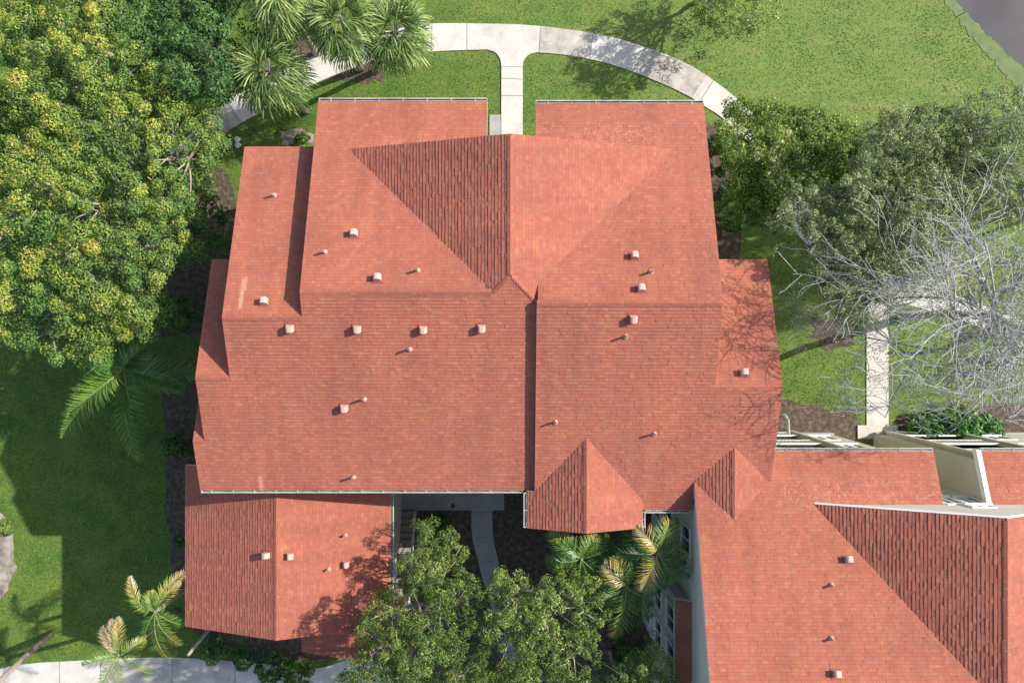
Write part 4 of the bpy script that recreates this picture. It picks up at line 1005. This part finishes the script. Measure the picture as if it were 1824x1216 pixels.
def feather_palm(label, crown_px, z, base_px, fronds, r=.09, ll=.5, name='feather_palm', group=None, seed=1, n=34, width=.017, wind=(0, 0, 0)):
    random.seed(seed); c = at(*crown_px, z); b = at(*base_px); root = thing(name, label, 'palm tree', (b.x, b.y, 0), group); trunk_mesh(b, c - Vector((0, 0, .05)), r, root)
    sh = MB(); sh.tube([c - Vector((0, 0, .5)), c - Vector((0, 0, .2)), c + Vector((0, 0, .12))], [r * .8, r * 1.15, r * .4], 10); sh.build('crownshaft', M['frond_shaft'], root, True)
    for (az, L, el, dr, cu, tn, tip) in fronds:
        bl = Blades(); rb_ = MB(); feather(bl, rb_, c, R(az), L, R(el), dr, ll, n, tn, cu, tip, width, wind)
        o = bl.build('frond', M['frond'], root); rb_.build('midrib', M['frond_shaft'], o)
M['frond_shaft'] = plain('green_frond_stalk', [(.3, (.11, .17, .05)), (.7, (.22, .27, .09))], 6, .5)
# image directions: 0 right, 90 up
feather_palm('feather palm with broad arching fronds below the big left tree', (222, 655), 5.6, (292, 652),
   [(60, 2.3, 30, 1.4, .2, .42, None), (-4, 2.9, 25, 1.3, 0, .45, None), (-90, 3.7, 20, 1.0, .15, .48, None), (-137, 3.8, 28, 1.1, .12, .52, None), (-122, 2.9, 48, 1.6, -.5, .54, None), (-148, 2.6, 40, 1.5, .2, .50, None), (168, 2.1, 50, 1.9, .0, .40, None), (40, 1.3, 60, 1.9, 0, .4, None), (115, 1.9, 30, 1.5, 0, .2, None), (-75, 2.4, 35, 1.4, 0, .40, None), (-12, 2.4, 35, 1.4, -.2, .40, None)],  # sunlight on the lower-left fronds is put into their lighter tints
   ll=.74, seed=5, n=56, width=.024)
feather_palm('wind-bent feather palm with yellowing fronds at lower left, the upper of two', (277, 1088), 6.0, (372, 1020),
   [(78, 2.1, 35, 1.2, -.9, .60, 1.0), (60, 1.5, 40, 1.4, -.3, .62, .98), (165, 1.7, 35, .9, -1.5, .6, .95), (-85, 1.9, 40, 1.4, .3, .55, .75), (-62, 1.7, 45, 1.6, .3, .62, .78), (-120, 1.5, 30, 1.4, .3, .35, .4), (100, .9, 60, 2.0, 0, .5, .7), (-30, 1.2, 35, 1.5, 0, .45, .55)],
   ll=.40, seed=6, n=44, width=.012, group='wind-bent palms at lower left')
feather_palm('wind-bent feather palm with a grey-brown dead frond, near the lower left path', (212, 1165), 6.0, (318, 1088),
   [(70, 1.5, 45, 1.5, .6, .62, .97), (88, 1.4, 40, 1.3, .4, .95, .99), (-172, 1.5, 30, 1.1, .3, .55, .6), (-80, 2.0, 35, 1.1, 0, .55, .55), (-30, 1.5, 40, 1.4, 0, .5, .6), (-115, 1.5, 40, 1.2, 0, .52, .6), (112, 1.3, 45, 1.6, .3, .98, 1.0), (30, 1.2, 40, 1.3, 0, .5, .7)],
   ll=.40, seed=7, n=44, width=.012, group='wind-bent palms at lower left')
feather_palm('green palm at the left edge of the courtyard palm clump', (1035, 995), 7.5, (1010, 930),
   [(115, 1.1, 35, 1.6, .5, .42, .8), (75, 1.1, 45, 1.5, -.4, .5, .8), (150, 1.5, 30, 1.2, -.2, .3, .5), (-100, 1.4, 35, 1.4, 0, .25, .3), (-40, 1.2, 40, 1.5, 0, .2, .2), (190, 1.3, 30, 1.4, 0, .35, .4), (130, 1.5, 35, 1.3, .2, .45, .8), (50, 1.3, 35, 1.3, -.2, .35, .4), (-70, 1.4, 35, 1.3, 0, .3, .3), (20, 1.3, 30, 1.3, 0, .3, .2)],
   ll=.52, seed=8, n=36, width=.013, group='courtyard palms')
feather_palm('tall courtyard palm with orange-brown fronds, nearest the grey wall', (1172, 985), 8.2, (1110, 920),
   [(110, 1.3, 50, 1.4, .5, .82, .95), (-130, 1.5, 45, 1.5, .5, .80, .9), (-15, 1.1, 40, 1.6, 0, .36, .4), (20, 1.1, 40, 1.5, 0, .2, .25), (-60, 1.2, 40, 1.5, 0, .4, .5), (150, 1.6, 25, 1.2, 0, .12, .1), (60, 1.4, 30, 1.3, 0, .3, .3), (85, 1.3, 45, 1.4, -.4, .45, .85), (-100, 1.6, 30, 1.2, 0, .35, .4), (-35, 1.5, 25, 1.2, 0, .3, .3), (180, 1.5, 25, 1.2, 0, .2, .2)],
   ll=.56, seed=9, n=36, width=.013, group='courtyard palms')
feather_palm('courtyard palm with one long golden drooping frond, lowest of the clump', (1115, 1045), 7.8, (1072, 985),
   [(125, 1.2, 45, 1.5, .3, .85, .98), (-95, 1.9, 40, 1.4, -.3, .50, .86), (-30, 1.2, 35, 1.4, 0, .42, .4), (-65, 1.9, 10, 1.0, 0, .2, .15), (-120, 1.6, 15, 1.0, 0, .2, .2), (60, 1.0, 45, 1.6, 0, .3, .3), (0, 1.6, 15, 1.0, 0, .3, .25), (-45, 1.6, 25, 1.2, 0, .4, .45), (160, 1.4, 25, 1.2, 0, .25, .2), (100, 1.2, 40, 1.3, .3, .45, .85), (-150, 1.5, 20, 1.1, 0, .25, .2)],
   ll=.56, seed=10, n=36, width=.013, group='courtyard palms')
def stump(label, a, za, b, zb, r, mat='bark_pale'):
    m = MB(); A_, B_ = at(*a, za), at(*b, zb); mid = A_.lerp(B_, .5) + Vector((.03, .05, 0))
    m.tube([A_, mid, B_], [r * 1.3, r, r * .85], 10); o = m.build('palm_trunk', M[mat], None, True); tag(o, label, 'tree trunk')
stump('bare pale palm trunk leaning out from under the small roof corner', (385, 1105), 0, (335, 1166), 3.4, .07)
stump('bare brown palm trunk crossing the lower left corner of the path', (90, 1128), 0, (-12, 1222), 4.6, .11, 'palm_trunk')

# ---------------------------------------------------------------- small things
for i, (px, py, lb) in enumerate(((408, 257, 'round pale utility lid in the grass, left one of three'), (423, 248.5, 'round pale utility lid in the grass, upper one of three'), (424, 259, 'round pale utility lid in the grass, right one nearest the roof'))):
    c = at(px, py); root = thing('utility_lid', lb, 'utility cover', (c.x, c.y, 0), 'three round lids in the grass')
    m = MB(); m.lathe(c, [(.125, 0), (.125, .06), (.12, .07), (.095, .07)], 22); m.build('rim', M['trim'], root)
    m = MB(); m.lathe(c, [(.094, .055), (.094, .062), (.02, .066), (.0, .066)], 22); m.build('cap', M['plastic'], root)
c = at(1621, 400, 4.2); b = Vector((c.x, c.y, 0)); root = thing('street_lamp', 'white globe lamp on a dark post among the right-hand oaks', 'lamp post', b)
m = MB(); m.tube([b, b + Vector((0, 0, .25)), b + Vector((0, 0, .3)), b + Vector((0, 0, 4.0))], [.10, .09, .05, .04], 12); m.build('post', M['pole'], root)
m = MB(); m.lathe(b + Vector((0, 0, 4.18)), [(0, -.23)] + [(.23 * math.cos(R(a)), .23 * math.sin(R(a))) for a in range(-80, 91, 10)], 20); m.build('globe', M['globe'], root, True)
m = MB(); m.tube([at(261, 992), at(261.5, 1000) + Vector((0, 0, .02))], .015, 5); o = m.build('stick', M['bark_pale']); o.location.z = .05; tag(o, 'short pale stick lying on the shaded lawn at left', 'stick')
